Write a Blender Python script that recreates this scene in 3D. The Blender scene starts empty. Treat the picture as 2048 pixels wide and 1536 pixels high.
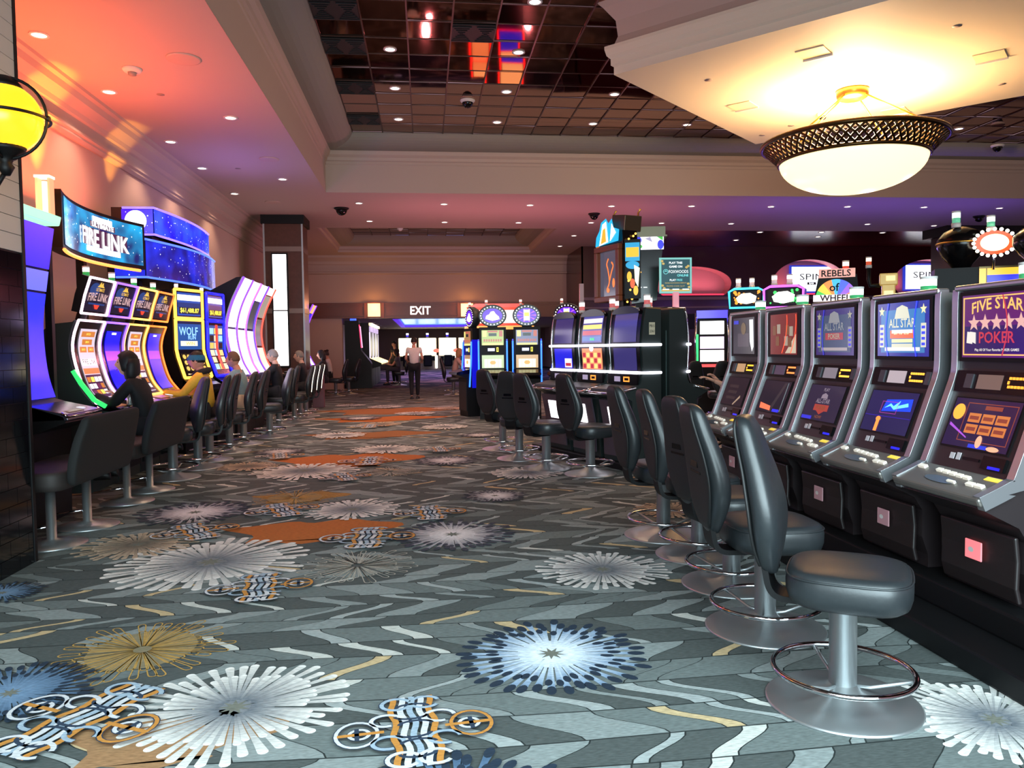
import bpy, bmesh, math, random
from mathutils import Vector, Matrix
RND = random.Random(11)
PI = math.pi
SC = bpy.context.scene
COL = SC.collection

# ------------------------------------------------------------------ camera model (also used to read positions off the photograph)
F_PX, CX, CY, EYE = 1560.0, 1024.0, 768.0, 1.42
YAW, PIT, ROLL = math.radians(6.36), math.radians(2.65), math.radians(0.75)
_f = Vector((math.sin(YAW)*math.cos(PIT), math.cos(YAW)*math.cos(PIT), -math.sin(PIT)))
_r0 = Vector((math.cos(YAW), -math.sin(YAW), 0)); _u0 = _r0.cross(_f)
_r = _r0*math.cos(ROLL) - _u0*math.sin(ROLL); _u = _u0*math.cos(ROLL) + _r0*math.sin(ROLL)
def ray(px, py): return _f + _r*((px-CX)/F_PX) + _u*((CY-py)/F_PX)
def at_z(px, py, z):
    d = ray(px, py); t = (z-EYE)/d.z; return Vector((d.x*t, d.y*t, z))
def at_y(px, py, y):
    d = ray(px, py); t = y/d.y; return Vector((d.x*t, y, EYE+d.z*t))
def at_x(px, py, x):
    d = ray(px, py); t = x/d.x; return Vector((x, d.y*t, EYE+d.z*t))
cam = bpy.data.cameras.new('camera'); co = bpy.data.objects.new('camera', cam); COL.objects.link(co)
cam.sensor_fit = 'HORIZONTAL'; cam.sensor_width = 36.0; cam.lens = 36.0*F_PX/2048.0
cam.clip_start = 0.05; cam.clip_end = 200
m3 = Matrix((_r, _u, -_f)).transposed()
co.matrix_world = Matrix.Translation((0, 0, EYE)) @ m3.to_4x4()
SC.camera = co

# ------------------------------------------------------------------ materials
def lin(h):
    if not isinstance(h, str): return tuple(h)
    h = h.lstrip('#'); o = []
    for i in (0, 2, 4):
        v = int(h[i:i+2], 16)/255.0
        o.append(v/12.92 if v <= 0.04045 else ((v+0.055)/1.055)**2.4)
    return tuple(o)
MATS = {}
def mat(name, col='#808080', rough=0.5, metal=0.0, emit=None, es=0.0, spec=0.5, noise=0.0, nscale=20.0, bump=0.0, coat=0.0, alpha=1.0, trans=0.0):
    if name in MATS: return MATS[name]
    m = bpy.data.materials.new(name); m.use_nodes = True
    nt = m.node_tree; b = nt.nodes['Principled BSDF']
    c = lin(col)
    b.inputs['Base Color'].default_value = (*c, 1)
    b.inputs['Roughness'].default_value = rough; b.inputs['Metallic'].default_value = metal
    b.inputs['Specular IOR Level'].default_value = spec
    if coat: b.inputs['Coat Weight'].default_value = coat; b.inputs['Coat Roughness'].default_value = 0.08
    if trans: b.inputs['Transmission Weight'].default_value = trans
    if alpha < 1: b.inputs['Alpha'].default_value = alpha
    if emit is not None:
        b.inputs['Emission Color'].default_value = (*lin(emit), 1); b.inputs['Emission Strength'].default_value = es
    if noise or bump:
        tc = nt.nodes.new('ShaderNodeTexCoord'); nz = nt.nodes.new('ShaderNodeTexNoise')
        nz.inputs['Scale'].default_value = nscale; nz.inputs['Detail'].default_value = 3
        nt.links.new(tc.outputs['Object'], nz.inputs['Vector'])
        if noise:
            mx = nt.nodes.new('ShaderNodeMixRGB'); mx.blend_type = 'MIX'
            mx.inputs['Color1'].default_value = (*[max(0, v*(1-noise)) for v in c], 1)
            mx.inputs['Color2'].default_value = (*[min(1, v*(1+noise)) for v in c], 1)
            nt.links.new(nz.outputs['Fac'], mx.inputs['Fac']); nt.links.new(mx.outputs['Color'], b.inputs['Base Color'])
        if bump:
            bp = nt.nodes.new('ShaderNodeBump'); bp.inputs['Strength'].default_value = bump; bp.inputs['Distance'].default_value = 0.01
            nt.links.new(nz.outputs['Fac'], bp.inputs['Height']); nt.links.new(bp.outputs['Normal'], b.inputs['Normal'])
    MATS[name] = m
    return m
def em(col, s=1.0, base='#080808'):
    n = 'light %s %.2f' % (col if isinstance(col, str) else '_'.join('%.2f' % v for v in col), s)
    return mat(n, base, 0.25, 0, col, s*0.7)

BLACK = mat('satin black', '#09090b', 0.5, spec=0.3)
BLACKG = mat('gloss black', '#0a0a0c', 0.18, spec=0.35)
DARK = mat('dark charcoal', '#1c1b1e', 0.5)
BROWNB = mat('brown black panel', '#241d1f', 0.4)
CHROME = mat('chrome', '#d8d8dc', 0.07, 1.0)
STEEL = mat('brushed steel', '#b4b8ba', 0.42, 0.9)
SILVER = mat('satin silver', '#b9bcc0', 0.3, 0.85)
DECKM = mat('deck grey', '#7d7873', 0.4, 0.5)
LEATHER = mat('black leather', '#23272a', 0.4, 0, noise=0.15, nscale=60, bump=0.04, spec=0.65)
LEATHERB = mat('black leather back', '#161617', 0.55, 0, bump=0.05, nscale=90)
FABRIC = mat('black cloth', '#0d0e0e', 0.85, noise=0.2, nscale=120)
SEATBR = mat('brown black seat', '#2a2422', 0.7, noise=0.15, nscale=80)
CABG = mat('green grey cabinet', '#26302f', 0.45)
POSTG = mat('teal grey post', '#3f5754', 0.45)
GOLD = mat('brass', '#b98c3e', 0.3, 0.9)
WHITEP = mat('white plastic', '#d9d6d2', 0.5)
GLASSD = mat('dark screen glass', '#0a0a10', 0.06, 0, '#3a3550', 0.25, spec=0.7)
SCR_BLUE = em('#0a10ff', 1.4); SCR_WHITE = em('#fff6ff', 3.0); SCR_WARM = em('#ffe9a8', 1.6)

# ------------------------------------------------------------------ mesh builder
_TXT = {}
def text_geo(s, bold=False):
    if (s, bold) in _TXT: return _TXT[(s, bold)]
    cu = bpy.data.curves.new('t', 'FONT'); cu.body = s; cu.align_x = 'CENTER'; cu.size = 1.0; cu.resolution_u = 2
    if bold: cu.offset = 0.018
    o = bpy.data.objects.new('t', cu); COL.objects.link(o)
    dg = bpy.context.evaluated_depsgraph_get(); dg.update()
    me = bpy.data.meshes.new_from_object(o.evaluated_get(dg))
    vs = [(v.co.x, v.co.y) for v in me.vertices]; fs = [tuple(p.vertices) for p in me.polygons]
    bpy.data.objects.remove(o); bpy.data.curves.remove(cu); bpy.data.meshes.remove(me)
    x0 = min(v[0] for v in vs); x1 = max(v[0] for v in vs); y0 = min(v[1] for v in vs); y1 = max(v[1] for v in vs)
    vs = [((x-(x0+x1)/2), (y-(y0+y1)/2)) for x, y in vs]
    _TXT[(s, bold)] = (vs, fs, x1-x0, y1-y0)
    return _TXT[(s, bold)]

def plane(o, U, V):
    o = Vector(o); U = Vector(U).normalized(); V = Vector(V).normalized(); N = U.cross(V)
    return lambda u, v, w=0.0: o + U*u + V*v + N*w
def front(y=0.0, x=0.0, z=0.0):            # a plane facing local -y
    return plane((x, y, z), (1, 0, 0), (0, 0, 1))
def curved(pts, x0=0.0):                   # a sheet that follows a side profile pts[(y,z)] from bottom to top, facing -y
    L = [0.0]
    for a, b in zip(pts, pts[1:]): L.append(L[-1]+math.hypot(b[0]-a[0], b[1]-a[1]))
    def nrm(i):
        a = pts[max(0, i-1)]; b = pts[min(len(pts)-1, i+1)]
        t = Vector((b[0]-a[0], b[1]-a[1])).normalized(); return (-t.y, t.x)
    NN = [nrm(i) for i in range(len(pts))]
    def f(u, v, w=0.0):
        i = 0
        while i < len(L)-2 and v > L[i+1]: i += 1
        t = (v-L[i])/(L[i+1]-L[i])
        y = pts[i][0]*(1-t)+pts[i+1][0]*t; z = pts[i][1]*(1-t)+pts[i+1][1]*t
        ny = NN[i][0]*(1-t)+NN[i+1][0]*t; nz = NN[i][1]*(1-t)+NN[i+1][1]*t
        return Vector((x0+u, y+ny*w, z+nz*w))
    f.length = L[-1]
    return f
def smooth_pts(pts, n=6):                  # Catmull-Rom through a 2D polyline
    out = []
    for i in range(len(pts)-1):
        p0 = pts[max(0, i-1)]; p1 = pts[i]; p2 = pts[i+1]; p3 = pts[min(len(pts)-1, i+2)]
        for k in range(n):
            t = k/n
            out.append(tuple(0.5*((2*p1[j])+(-p0[j]+p2[j])*t+(2*p0[j]-5*p1[j]+4*p2[j]-p3[j])*t*t+(-p0[j]+3*p1[j]-3*p2[j]+p3[j])*t**3) for j in range(len(p1))))
    out.append(tuple(pts[-1])); return out
def strip_poly(pts, d0, d1):               # closed polygon around a polyline, offset along its normals
    n = len(pts); A = []; B = []
    for i in range(n):
        a = pts[max(0, i-1)]; b = pts[min(n-1, i+1)]
        t = Vector((b[0]-a[0], b[1]-a[1])).normalized(); nx, ny = -t.y, t.x
        A.append((pts[i][0]+nx*d0, pts[i][1]+ny*d0)); B.append((pts[i][0]+nx*d1, pts[i][1]+ny*d1))
    return A + B[::-1]

class MB:
    def __init__(s): s.v = []; s.f = []; s.mi = []; s.sm = []
    def add(s, vs, fs, mi=0, smooth=False):
        o = len(s.v); s.v.extend(tuple(v) for v in vs)
        for f in fs: s.f.append(tuple(o+i for i in f)); s.mi.append(mi); s.sm.append(smooth)
        return s
    def box(s, c, d, mi=0, rot=None):
        vs = [Vector((sx*d[0]/2, sy*d[1]/2, sz*d[2]/2)) for sx in (-1, 1) for sy in (-1, 1) for sz in (-1, 1)]
        if rot is not None: vs = [rot @ v for v in vs]
        vs = [v+Vector(c) for v in vs]
        return s.add(vs, [(0, 1, 3, 2), (4, 6, 7, 5), (0, 4, 5, 1), (2, 3, 7, 6), (0, 2, 6, 4), (1, 5, 7, 3)], mi)
    def box2(s, a, b, mi=0):
        return s.box([(a[i]+b[i])/2 for i in range(3)], [abs(b[i]-a[i]) for i in range(3)], mi)
    def prism(s, poly, a, b, axis='x', mi=0, smooth=False):
        g = {'x': lambda u, v, w: (w, u, v), 'y': lambda u, v, w: (u, w, v), 'z': lambda u, v, w: (u, v, w)}[axis]
        n = len(poly); vs = [g(u, v, a) for u, v in poly]+[g(u, v, b) for u, v in poly]
        s.add(vs, [tuple(range(n))[::-1], tuple(range(n, 2*n))], mi)
        o = len(s.v)-2*n
        for i in range(n):
            j = (i+1) % n; s.f.append((o+i, o+j, o+n+j, o+n+i)); s.mi.append(mi); s.sm.append(smooth)
        return s
    def tube(s, path, r, n=8, closed=False, mi=0, cap=True, rr=None):
        P = [Vector(p) for p in path]; m = len(P); rings = []; up = None
        for i in range(m):
            a = P[(i-1) % m] if closed or i > 0 else P[i]; b = P[(i+1) % m] if closed or i < m-1 else P[i]
            t = (b-a).normalized()
            if up is None:
                up = Vector((0, 0, 1)) if abs(t.z) < 0.9 else Vector((0, 1, 0))
            x = t.cross(up)
            if x.length < 1e-6: x = t.cross(Vector((1, 0, 0)))
            x.normalize(); y = x.cross(t).normalized(); up = y
            q = rr[i] if rr else r
            rings.append([P[i]+x*(q*math.cos(2*PI*k/n))+y*(q*math.sin(2*PI*k/n)) for k in range(n)])
        return s.loft(rings, cap=cap and not closed, loop=closed, mi=mi)
    def loft(s, rings, cap=True, loop=False, mi=0, smooth=True):
        n = len(rings[0]); o = len(s.v); m = len(rings)
        for r in rings: s.v.extend(tuple(v) for v in r)
        for i in range(m if loop else m-1):
            a = o+i*n; b = o+((i+1) % m)*n
            for k in range(n):
                l = (k+1) % n; s.f.append((a+k, a+l, b+l, b+k)); s.mi.append(mi); s.sm.append(smooth)
        if cap:
            s.f.append(tuple(o+k for k in range(n))[::-1]); s.mi.append(mi); s.sm.append(False)
            s.f.append(tuple(o+(m-1)*n+k for k in range(n))); s.mi.append(mi); s.sm.append(False)
        return s
    def lathe(s, prof, n=32, c=(0, 0, 0), mi=0, sx=1.0, sy=1.0):
        rings = [[(c[0]+sx*max(r, 1e-4)*math.cos(2*PI*k/n), c[1]+sy*max(r, 1e-4)*math.sin(2*PI*k/n), c[2]+z) for k in range(n)] for r, z in prof]
        return s.loft(rings, cap=True, mi=mi)
    def cyl(s, a, b, r, n=16, mi=0, r2=None):
        return s.tube([a, b], r, n, mi=mi, rr=[r, r if r2 is None else r2])
    def ball(s, c, r, nu=16, nv=10, mi=0):
        rx, ry, rz = (r, r, r) if not hasattr(r, '__len__') else r
        rings = []
        for j in range(nv+1):
            t = PI*j/nv; q = max(math.sin(t), 1e-3)
            rings.append([(c[0]+rx*q*math.cos(2*PI*k/nu), c[1]+ry*q*math.sin(2*PI*k/nu), c[2]-rz*math.cos(t)) for k in range(nu)])
        return s.loft(rings, cap=True, mi=mi)
    # ---- flat graphics on a mapped sheet
    def rect(s, M, u0, v0, u1, v1, w=0.0, mi=0, nu=1, nv=1):
        vs = [M(u0+(u1-u0)*i/nu, v0+(v1-v0)*j/nv, w) for j in range(nv+1) for i in range(nu+1)]
        fs = [(j*(nu+1)+i, j*(nu+1)+i+1, (j+1)*(nu+1)+i+1, (j+1)*(nu+1)+i) for j in range(nv) for i in range(nu)]
        return s.add(vs, fs, mi, nv > 1 or nu > 1)
    def slab(s, M, u0, v0, u1, v1, w0, w1, mi=0):
        vs = [M(u, v, w) for w in (w0, w1) for v in (v0, v1) for u in (u0, u1)]
        return s.add(vs, [(0, 2, 3, 1), (4, 5, 7, 6), (0, 1, 5, 4), (2, 6, 7, 3), (0, 4, 6, 2), (1, 3, 7, 5)], mi)
    def poly(s, M, pts, w=0.0, mi=0): return s.add([M(u, v, w) for u, v in pts], [tuple(range(len(pts)))], mi)
    def disc(s, M, u, v, ru, rv=None, w=0.0, mi=0, n=24, a0=0.0, a1=2*PI):
        rv = ru if rv is None else rv
        return s.poly(M, [(u+ru*math.cos(a0+(a1-a0)*k/n), v+rv*math.sin(a0+(a1-a0)*k/n)) for k in range(n)], w, mi)
    def frame(s, M, u0, v0, u1, v1, t, w0=0.0, w1=0.01, mi=0):
        s.slab(M, u0, v0, u1, v0+t, w0, w1, mi); s.slab(M, u0, v1-t, u1, v1, w0, w1, mi)
        s.slab(M, u0, v0+t, u0+t, v1-t, w0, w1, mi); return s.slab(M, u1-t, v0+t, u1, v1-t, w0, w1, mi)
    def star(s, M, u, v, r, w=0.0, mi=0, n=5, q=0.42):
        return s.poly(M, [(u+(r if k % 2 == 0 else r*q)*math.sin(PI*k/n), v+(r if k % 2 == 0 else r*q)*math.cos(PI*k/n)) for k in range(2*n)], w, mi)
    def text(s, M, t, u, v, h, w=0.0, mi=0, maxw=None, bold=True, sx=1.0, arc=0.0):
        vs, fs, tw, th = text_geo(t, bold)
        k = h/th; kx = k*sx
        if maxw and tw*kx > maxw: kx = maxw/tw
        return s.add([M(u+x*kx, v+y*k+arc*(1-(2*x/tw)**2), w) for x, y in vs], fs, mi)
    def geom(s, me, mi=0, smooth=True):
        return s.add([v.co for v in me.vertices], [tuple(p.vertices) for p in me.polygons], mi, smooth)
    def mesh(s, name, mats, recalc=True):
        me = bpy.data.meshes.new(name)
        me.from_pydata(s.v, [], s.f); me.update()
        if not isinstance(mats, (list, tuple)): mats = [mats]
        for m in mats: me.materials.append(m)
        for p, i, q in zip(me.polygons, s.mi, s.sm): p.material_index = i; p.use_smooth = q
        if recalc:
            bm = bmesh.new(); bm.from_mesh(me); bmesh.ops.recalc_face_normals(bm, faces=bm.faces); bm.to_mesh(me); bm.free()
        return me
    def build(s, name, mats, parent=None, loc=None, bevel=0.0, seg=2, recalc=True, sub=0):
        me = s.mesh(name, mats, recalc)
        o = bpy.data.objects.new(name, me); COL.objects.link(o)
        if parent is not None: o.parent = parent
        if loc is not None: o.location = loc
        if bevel:
            b = o.modifiers.new('bevel', 'BEVEL'); b.width = bevel; b.segments = seg; b.limit_method = 'ANGLE'; b.angle_limit = math.radians(40)
        if sub:
            b = o.modifiers.new('sub', 'SUBSURF'); b.levels = sub; b.render_levels = sub
        return o

CACHE = {}
def part(key, name, make, mats, parent, loc=None, bevel=0.0, label=None, sub=0):
    """A child part; parts with the same key share their mesh data."""
    if key is not None and key in CACHE:
        o = bpy.data.objects.new(name, CACHE[key]); COL.objects.link(o); o.parent = parent
        if loc is not None: o.location = loc
        if bevel:
            b = o.modifiers.new('bevel', 'BEVEL'); b.width = bevel; b.segments = 2; b.limit_method = 'ANGLE'; b.angle_limit = math.radians(40)
    else:
        m = MB(); make(m); o = m.build(name, mats, parent, loc, bevel, sub=sub)
        if key is not None: CACHE[key] = o.data
    if label: o['label'] = label
    return o
def tag(o, label, cat, group=None):
    o['label'] = label; o['category'] = cat
    if group: o['group'] = group
    return o
def thing(name, label, cat, loc=(0, 0, 0), rotz=0.0, group=None):
    o = bpy.data.objects.new(name, None); COL.objects.link(o); o.empty_display_size = 0.1
    o.location = loc; o.rotation_euler = (0, 0, rotz)
    return tag(o, label, cat, group)
def struct(name, m, mats, **k):
    o = m.build(name, mats, **k); o['kind'] = 'structure'; return o
def lamp(kind, loc, power, col, size=0.1, aim=None, angle=None, size_y=None, name='lamp', blend=0.6):
    l = bpy.data.lights.new(name, kind); l.energy = power; l.color = lin(col)
    if kind == 'AREA':
        l.size = size
        if size_y: l.shape = 'RECTANGLE'; l.size_y = size_y
    else: l.shadow_soft_size = size
    if kind == 'SPOT': l.spot_size = angle or math.radians(100); l.spot_blend = blend
    o = bpy.data.objects.new(name, l); COL.objects.link(o); o.location = loc
    if aim is not None:
        d = Vector(aim)-Vector(loc); o.rotation_euler = d.to_track_quat('-Z', 'Y').to_euler()
    return o
# ================================================================== the setting
ZC = 4.8; XW = -4.55; TX, TY = -2.04, 17.2; ZM = 5.92
PAINT = mat('wall paint', '#b9a196', 0.7); CEILP = mat('ceiling paint', '#bcaca5', 0.75)
TRIMP = mat('cornice paint', '#b3a097', 0.6); COVEP = mat('cove paint', '#8e8a82', 0.8)
WOOD = mat('dark wood panel', '#703c2e', 0.35); MAROON = mat('maroon lacquer', '#3a1016', 0.22); BAND = mat('bronze band', '#8a7a72', 0.4, 0.3)

# ---------------- carpet: one mesh, woven pattern in a colour attribute
def carpet():
    V = []; Fc = []; Cc = []
    def add(pts, z, cols):
        o = len(V); V.extend((p[0], p[1], z) for p in pts); Fc.append(tuple(range(o, o+len(pts))))
        if isinstance(cols[0], (int, float)): cols = [cols]*len(pts)
        Cc.append(cols)
    def quadstrip(A, B, z, ca, cb=None):
        cb = cb or ca
        for i in range(len(A)-1):
            add([A[i], A[i+1], B[i+1], B[i]], z, [ca[i] if isinstance(ca[0], tuple) else ca, ca[i+1] if isinstance(ca[0], tuple) else ca, cb[i+1] if isinstance(cb[0], tuple) else cb, cb[i] if isinstance(cb[0], tuple) else cb])
    L = lin
    dk, base = L('#3e4544'), L('#262c2c')
    pal = [(L('#4a504f'), 42), (L('#7f8786'), 30), (L('#646c6b'), 14), (L('#959c9b'), 10), (L('#b9a47e'), 6), (L('#b9bbb5'), 7)]
    palB = [(L('#4b3f55'), 30), (L('#8c6f86'), 20), (L('#b08f92'), 14), (L('#352f42'), 36)]  # rear floor: reflected machine light put into the carpet stripe colours
    def pick(p):
        t = RND.random()*sum(w for _, w in p)
        for c, w in p:
            t -= w
            if t <= 0: return c
        return p[0][0]
    add([(-4.6, -3), (22, -3), (22, 60), (-4.6, 60)], 0.0, base)
    y = 1.2; d = 1; n = 0; ph0 = 0.0
    while y < 57:
        far = y > 14; rear = y > 28.9
        h = (0.16+0.09*RND.random())*(1.0 if not far else 1.7)*(1.0 if not rear else 2.2)
        xm = min(6.0, 0.62*y+1.4) if not rear else 7.5; x = max(-4.5, -0.62*y-1.5)
        if n % 2 == 0: d = -d
        n += 1
        ph1 = RND.random()*6; wav = lambda q, yy, t: yy+0.022*((1-t)*math.sin(q*2.1+ph0)+t*math.sin(q*2.1+ph1))
        sh = d*(0.17+0.13*RND.random())*(1 if not far else 1.7); odd = False
        while x < xm:
            odd = not odd
            w = RND.choice((0.1, 0.16, 0.22, 0.3, 0.42) if odd else (0.06, 0.08, 0.1, 0.15, 0.22, 0.32))*(1 if not far else 1.8)
            c = pick(palB) if rear else (pick(pal[:1]+pal[2:3]) if odd else pick(pal[1:]))
            if not rear and not odd: c = pick(pal[1:3]) if w > 0.12*(1.8 if far else 1) else (pick(pal[3:]) if RND.random() < 0.75 else pal[1][0])
            k = 8; A = []; B = []; g = 0.0035 if not far else 0.006
            for i in range(k+1):
                t = i/k; s_ = t*t*(3-2*t); yy = y+g+(h-2*g)*t
                xa = x+sh*s_+g; xb = x+w+sh*s_-g
                A.append((xa, wav(xa, yy, t))); B.append((xb, wav(xb, yy, t)))
            quadstrip(A, B, 0.0006, c)
            x += w
        y += h; ph0 = ph1
    def mixc(a, b, t): return tuple(a[i]*(1-t)+b[i]*t for i in range(3))
    def petal(cx, cy, a, r0, r1, w, z, c0, c1, c2=None, nose=1.0):
        ca, sa = math.cos(a), math.sin(a); k = 5
        L_, R_ = [], []; cl = []
        for i in range(k+1):
            t = i/k; r = r0+(r1-w/2-r0)*t; ww = w*(0.3+0.25*t+0.45*t**3)/2
            L_.append((cx+ca*r-sa*ww, cy+sa*r+ca*ww)); R_.append((cx+ca*r+sa*ww, cy+sa*r-ca*ww)); cl.append(mixc(c0, c1, t))
        quadstrip(L_, R_, z, cl, cl)
        rr = r1-w/2; tip = []
        for i in range(7):
            b = PI/2-PI*i/6; tip.append((cx+ca*(rr+w/2*math.cos(b))-sa*w/2*math.sin(b), cy+sa*(rr+w/2*math.cos(b))+ca*w/2*math.sin(b)))
        add(tip[::-1], z, c2 or c1)
        if nose > 1: add([(cx+ca*(rr-w*0.3+w*nose*0.8*math.cos(b))-sa*w*0.55*math.sin(b), cy+sa*(rr-w*0.3+w*nose*0.8*math.cos(b))+ca*w*0.55*math.sin(b)) for b in [2*PI*i/12 for i in range(12)]], z+0.0002, c2)
    W, G, BL, DB, TN, GY, GD = L('#cfcdc8'), L('#8d9094'), L('#5f7fa0'), L('#23303f'), L('#b3a08a'), L('#9a9890'), L('#b08a48')
    zz = [0.0012]
    def flower(cx, cy, R, kind):
        z = zz[0]; zz[0] += 0.0006
        n = 40 if R > 0.25 else 30
        if kind in ('outline', 'gold'):
            col = GD if kind == 'gold' else L('#aaa79c'); n = 30
            for lay in (0.72, 1.0):
                for i in range(n):
                    a = 2*PI*(i+RND.random()*0.7)/n; r1 = R*lay*(0.85+0.2*RND.random()); w = R*0.10; g = 0.0045
                    ca, sa = math.cos(a), math.sin(a); o, q = [], []
                    for j in range(12):
                        if j < 3: r, hw = R*0.1+(r1-w-R*0.1)*j/2.0, w*0.5*(0.2+0.4*j)
                        elif j < 9:
                            b = PI/2-PI*(j-3)/5.0; r, hw = r1-w/2+w/2*math.cos(b), w/2*math.sin(b)
                        else: r, hw = R*0.1+(r1-w-R*0.1)*(11-j)/2.0, -w*0.5*(0.2+0.4*(11-j))
                        o.append((cx+ca*r-sa*hw, cy+sa*r+ca*hw)); r2 = r-g if 3 <= j < 9 else r; h2 = hw*(1-g*2/max(abs(hw)*2, 0.013)*1.3) if abs(hw) > 1e-4 else 0
                        q.append((cx+ca*r2-sa*h2, cy+sa*r2+ca*h2))
                    quadstrip(o, q, z, col)
            if kind == 'gold': add([(cx+R*0.6*math.cos(t*PI/12), cy+R*0.6*math.sin(t*PI/12)) for t in range(24)], z-0.0003, L('#7d745c'))
            return
        if kind == 'blue': c0, c1, c2 = L('#dfeaf2'), BL, DB
        elif kind == 'navy': c0, c1, c2 = L('#6f8ba8'), L('#3d556f'), DB
        elif kind == 'grey': c0, c1, c2 = L('#d9d5d6'), L('#6b6c78'), L('#3a3d48')
        elif kind == 'tan': c0, c1, c2 = L('#6d655b'), TN, L('#c9b59d')
        else: c0, c1, c2 = L('#646a72'), W, L('#dedcd8')
        add([(cx+R*0.36*math.cos(t*PI/12), cy+R*0.36*math.sin(t*PI/12)) for t in range(24)], z-0.0003, mixc(c0, c1, 0.1))
        for lay, q in ((1.0, 0), (0.74, 0.5)):
            for i in range(n):
                a = 2*PI*(i+q+(RND.random()-0.5)*0.5)/n; r1 = R*lay*(0.86+0.2*RND.random())
                petal(cx, cy, a, R*(0.13+0.05*RND.random()), r1, R*(0.09 if q == 0 else 0.07), z+0.0003*(q > 0), c0, c1, c2, 1.3 if kind in ('blue', 'navy', 'grey') else 1.0)
        k = 9
        add([(cx+R*0.13*(1.2 if i % 2 else 0.5)*math.cos(2*PI*i/(2*k)), cy+R*0.13*(1.2 if i % 2 else 0.5)*math.sin(2*PI*i/(2*k))) for i in range(2*k)], z+0.0005, L('#6d6f66'))
    def ribbon(path, w, z, c):
        A, B = [], []
        for i in range(len(path)):
            a = path[max(0, i-1)]; b = path[min(len(path)-1, i+1)]
            t = Vector((b[0]-a[0], b[1]-a[1])); t = t.normalized() if t.length > 0 else Vector((1, 0))
            A.append((path[i][0]-t.y*w/2, path[i][1]+t.x*w/2)); B.append((path[i][0]+t.y*w/2, path[i][1]-t.x*w/2))
        quadstrip(A, B, z, c)
    def medallion(cx, cy, R, rot):
        z = zz[0]; zz[0] += 0.0008
        c_, s_ = math.cos(rot), math.sin(rot)
        T = lambda u, v: (cx+R*(u*c_-v*s_), cy+R*(u*s_+v*c_))
        OR, WH, LB, DK = L('#b97f3c'), L('#c4c5c8'), L('#94a6b5'), L('#2c3a4c')
        def arc(u, v, ru, rv, a0, a1, w, c, n=16):
            ribbon([T(u+ru*math.cos(a0+(a1-a0)*i/n), v+rv*math.sin(a0+(a1-a0)*i/n)) for i in range(n+1)], w*R*1.5, z, DK)
            ribbon([T(u+ru*math.cos(a0+(a1-a0)*i/n), v+rv*math.sin(a0+(a1-a0)*i/n)) for i in range(n+1)], w*R, z+0.0003, c)
        for q in range(5):
            u = -0.26+0.13*q
            ribbon([T(u+0.03*math.sin(v*9), v) for v in [(-0.95+0.1*i) for i in range(20)]], 0.085*R, z+0.0001, (OR, WH, LB, WH, OR)[q])
        for sg in (-1, 1):
            arc(sg*0.75, 0, 0.27, 0.33, 0, 2*PI, 0.05, OR if sg > 0 else WH, 20)
            arc(sg*0.72, 0, 0.13, 0.13, 0, 2*PI, 0.05, WH)
            for u in (-1, 1):
                arc(sg*0.36, u*0.3, 0.2, 0.16, 0, 1.6*PI, 0.06, WH if u > 0 else LB)
                arc(u*0.2, sg*0.75, 0.2, 0.17, 0.3, 1.8*PI, 0.06, LB if sg > 0 else WH)
            for v in (-0.5, 0, 0.5): arc(sg*0.02, v+0.12*sg, 0.22, 0.1, PI*(sg < 0), PI*(1+(sg < 0)), 0.05, DK)
            ribbon([T(sg*0.4, 0), T(sg*1.0, 0)], 0.07*R, z+0.0005, OR); ribbon([T(sg*0.75, -0.16), T(sg*0.75, 0.16)], 0.06*R, z+0.0005, DK)
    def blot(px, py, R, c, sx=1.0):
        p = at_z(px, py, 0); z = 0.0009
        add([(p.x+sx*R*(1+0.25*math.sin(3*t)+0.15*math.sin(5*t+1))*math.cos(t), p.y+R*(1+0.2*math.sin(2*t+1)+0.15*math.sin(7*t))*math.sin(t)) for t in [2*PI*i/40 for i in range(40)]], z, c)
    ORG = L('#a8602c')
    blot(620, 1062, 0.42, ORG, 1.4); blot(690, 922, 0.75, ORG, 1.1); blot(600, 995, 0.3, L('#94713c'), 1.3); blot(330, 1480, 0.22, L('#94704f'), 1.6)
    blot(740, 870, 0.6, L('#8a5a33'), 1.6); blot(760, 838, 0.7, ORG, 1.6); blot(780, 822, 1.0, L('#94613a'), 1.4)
    for px, py, hw, k in ((470, 1415, 220, 'white'), (1990, 1440, 195, 'white'), (1103, 1308, 190, 'blue'), (285, 1300, 170, 'gold'), (420, 1125, 190, 'white'), (275, 1090, 112, 'tan'),
                          (715, 1132, 122, 'outline'), (1205, 1140, 132, 'white'), (905, 1070, 128, 'grey'), (390, 1026, 112, 'grey'), (705, 1020, 98, 'white'), (590, 997, 88, 'gold'), (990, 993, 66, 'grey'),
                          (610, 943, 104, 'white'), (495, 934, 60, 'tan'), (895, 922, 66, 'grey'), (1052, 947, 76, 'white'), (780, 945, 62, 'outline'), (1345, 1022, 78, 'tan'), (20, 1392, 150, 'navy'), (5, 1190, 75, 'navy'),
                          (915, 1640, 260, 'navy'), (770, 900, 66, 'white'), (560, 905, 50, 'grey'), (680, 872, 52, 'white'), (890, 855, 48, 'white'), (760, 850, 44, 'tan'), (960, 872, 40, 'grey'), (720, 838, 40, 'grey'), (830, 828, 40, 'white'), (900, 818, 36, 'tan'), (770, 815, 34, 'white'), (700, 812, 30, 'white')):
        p = at_z(px, py, 0); e = at_z(px+hw, py, 0); flower(p.x, p.y, (e-p).length, k)
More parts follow.
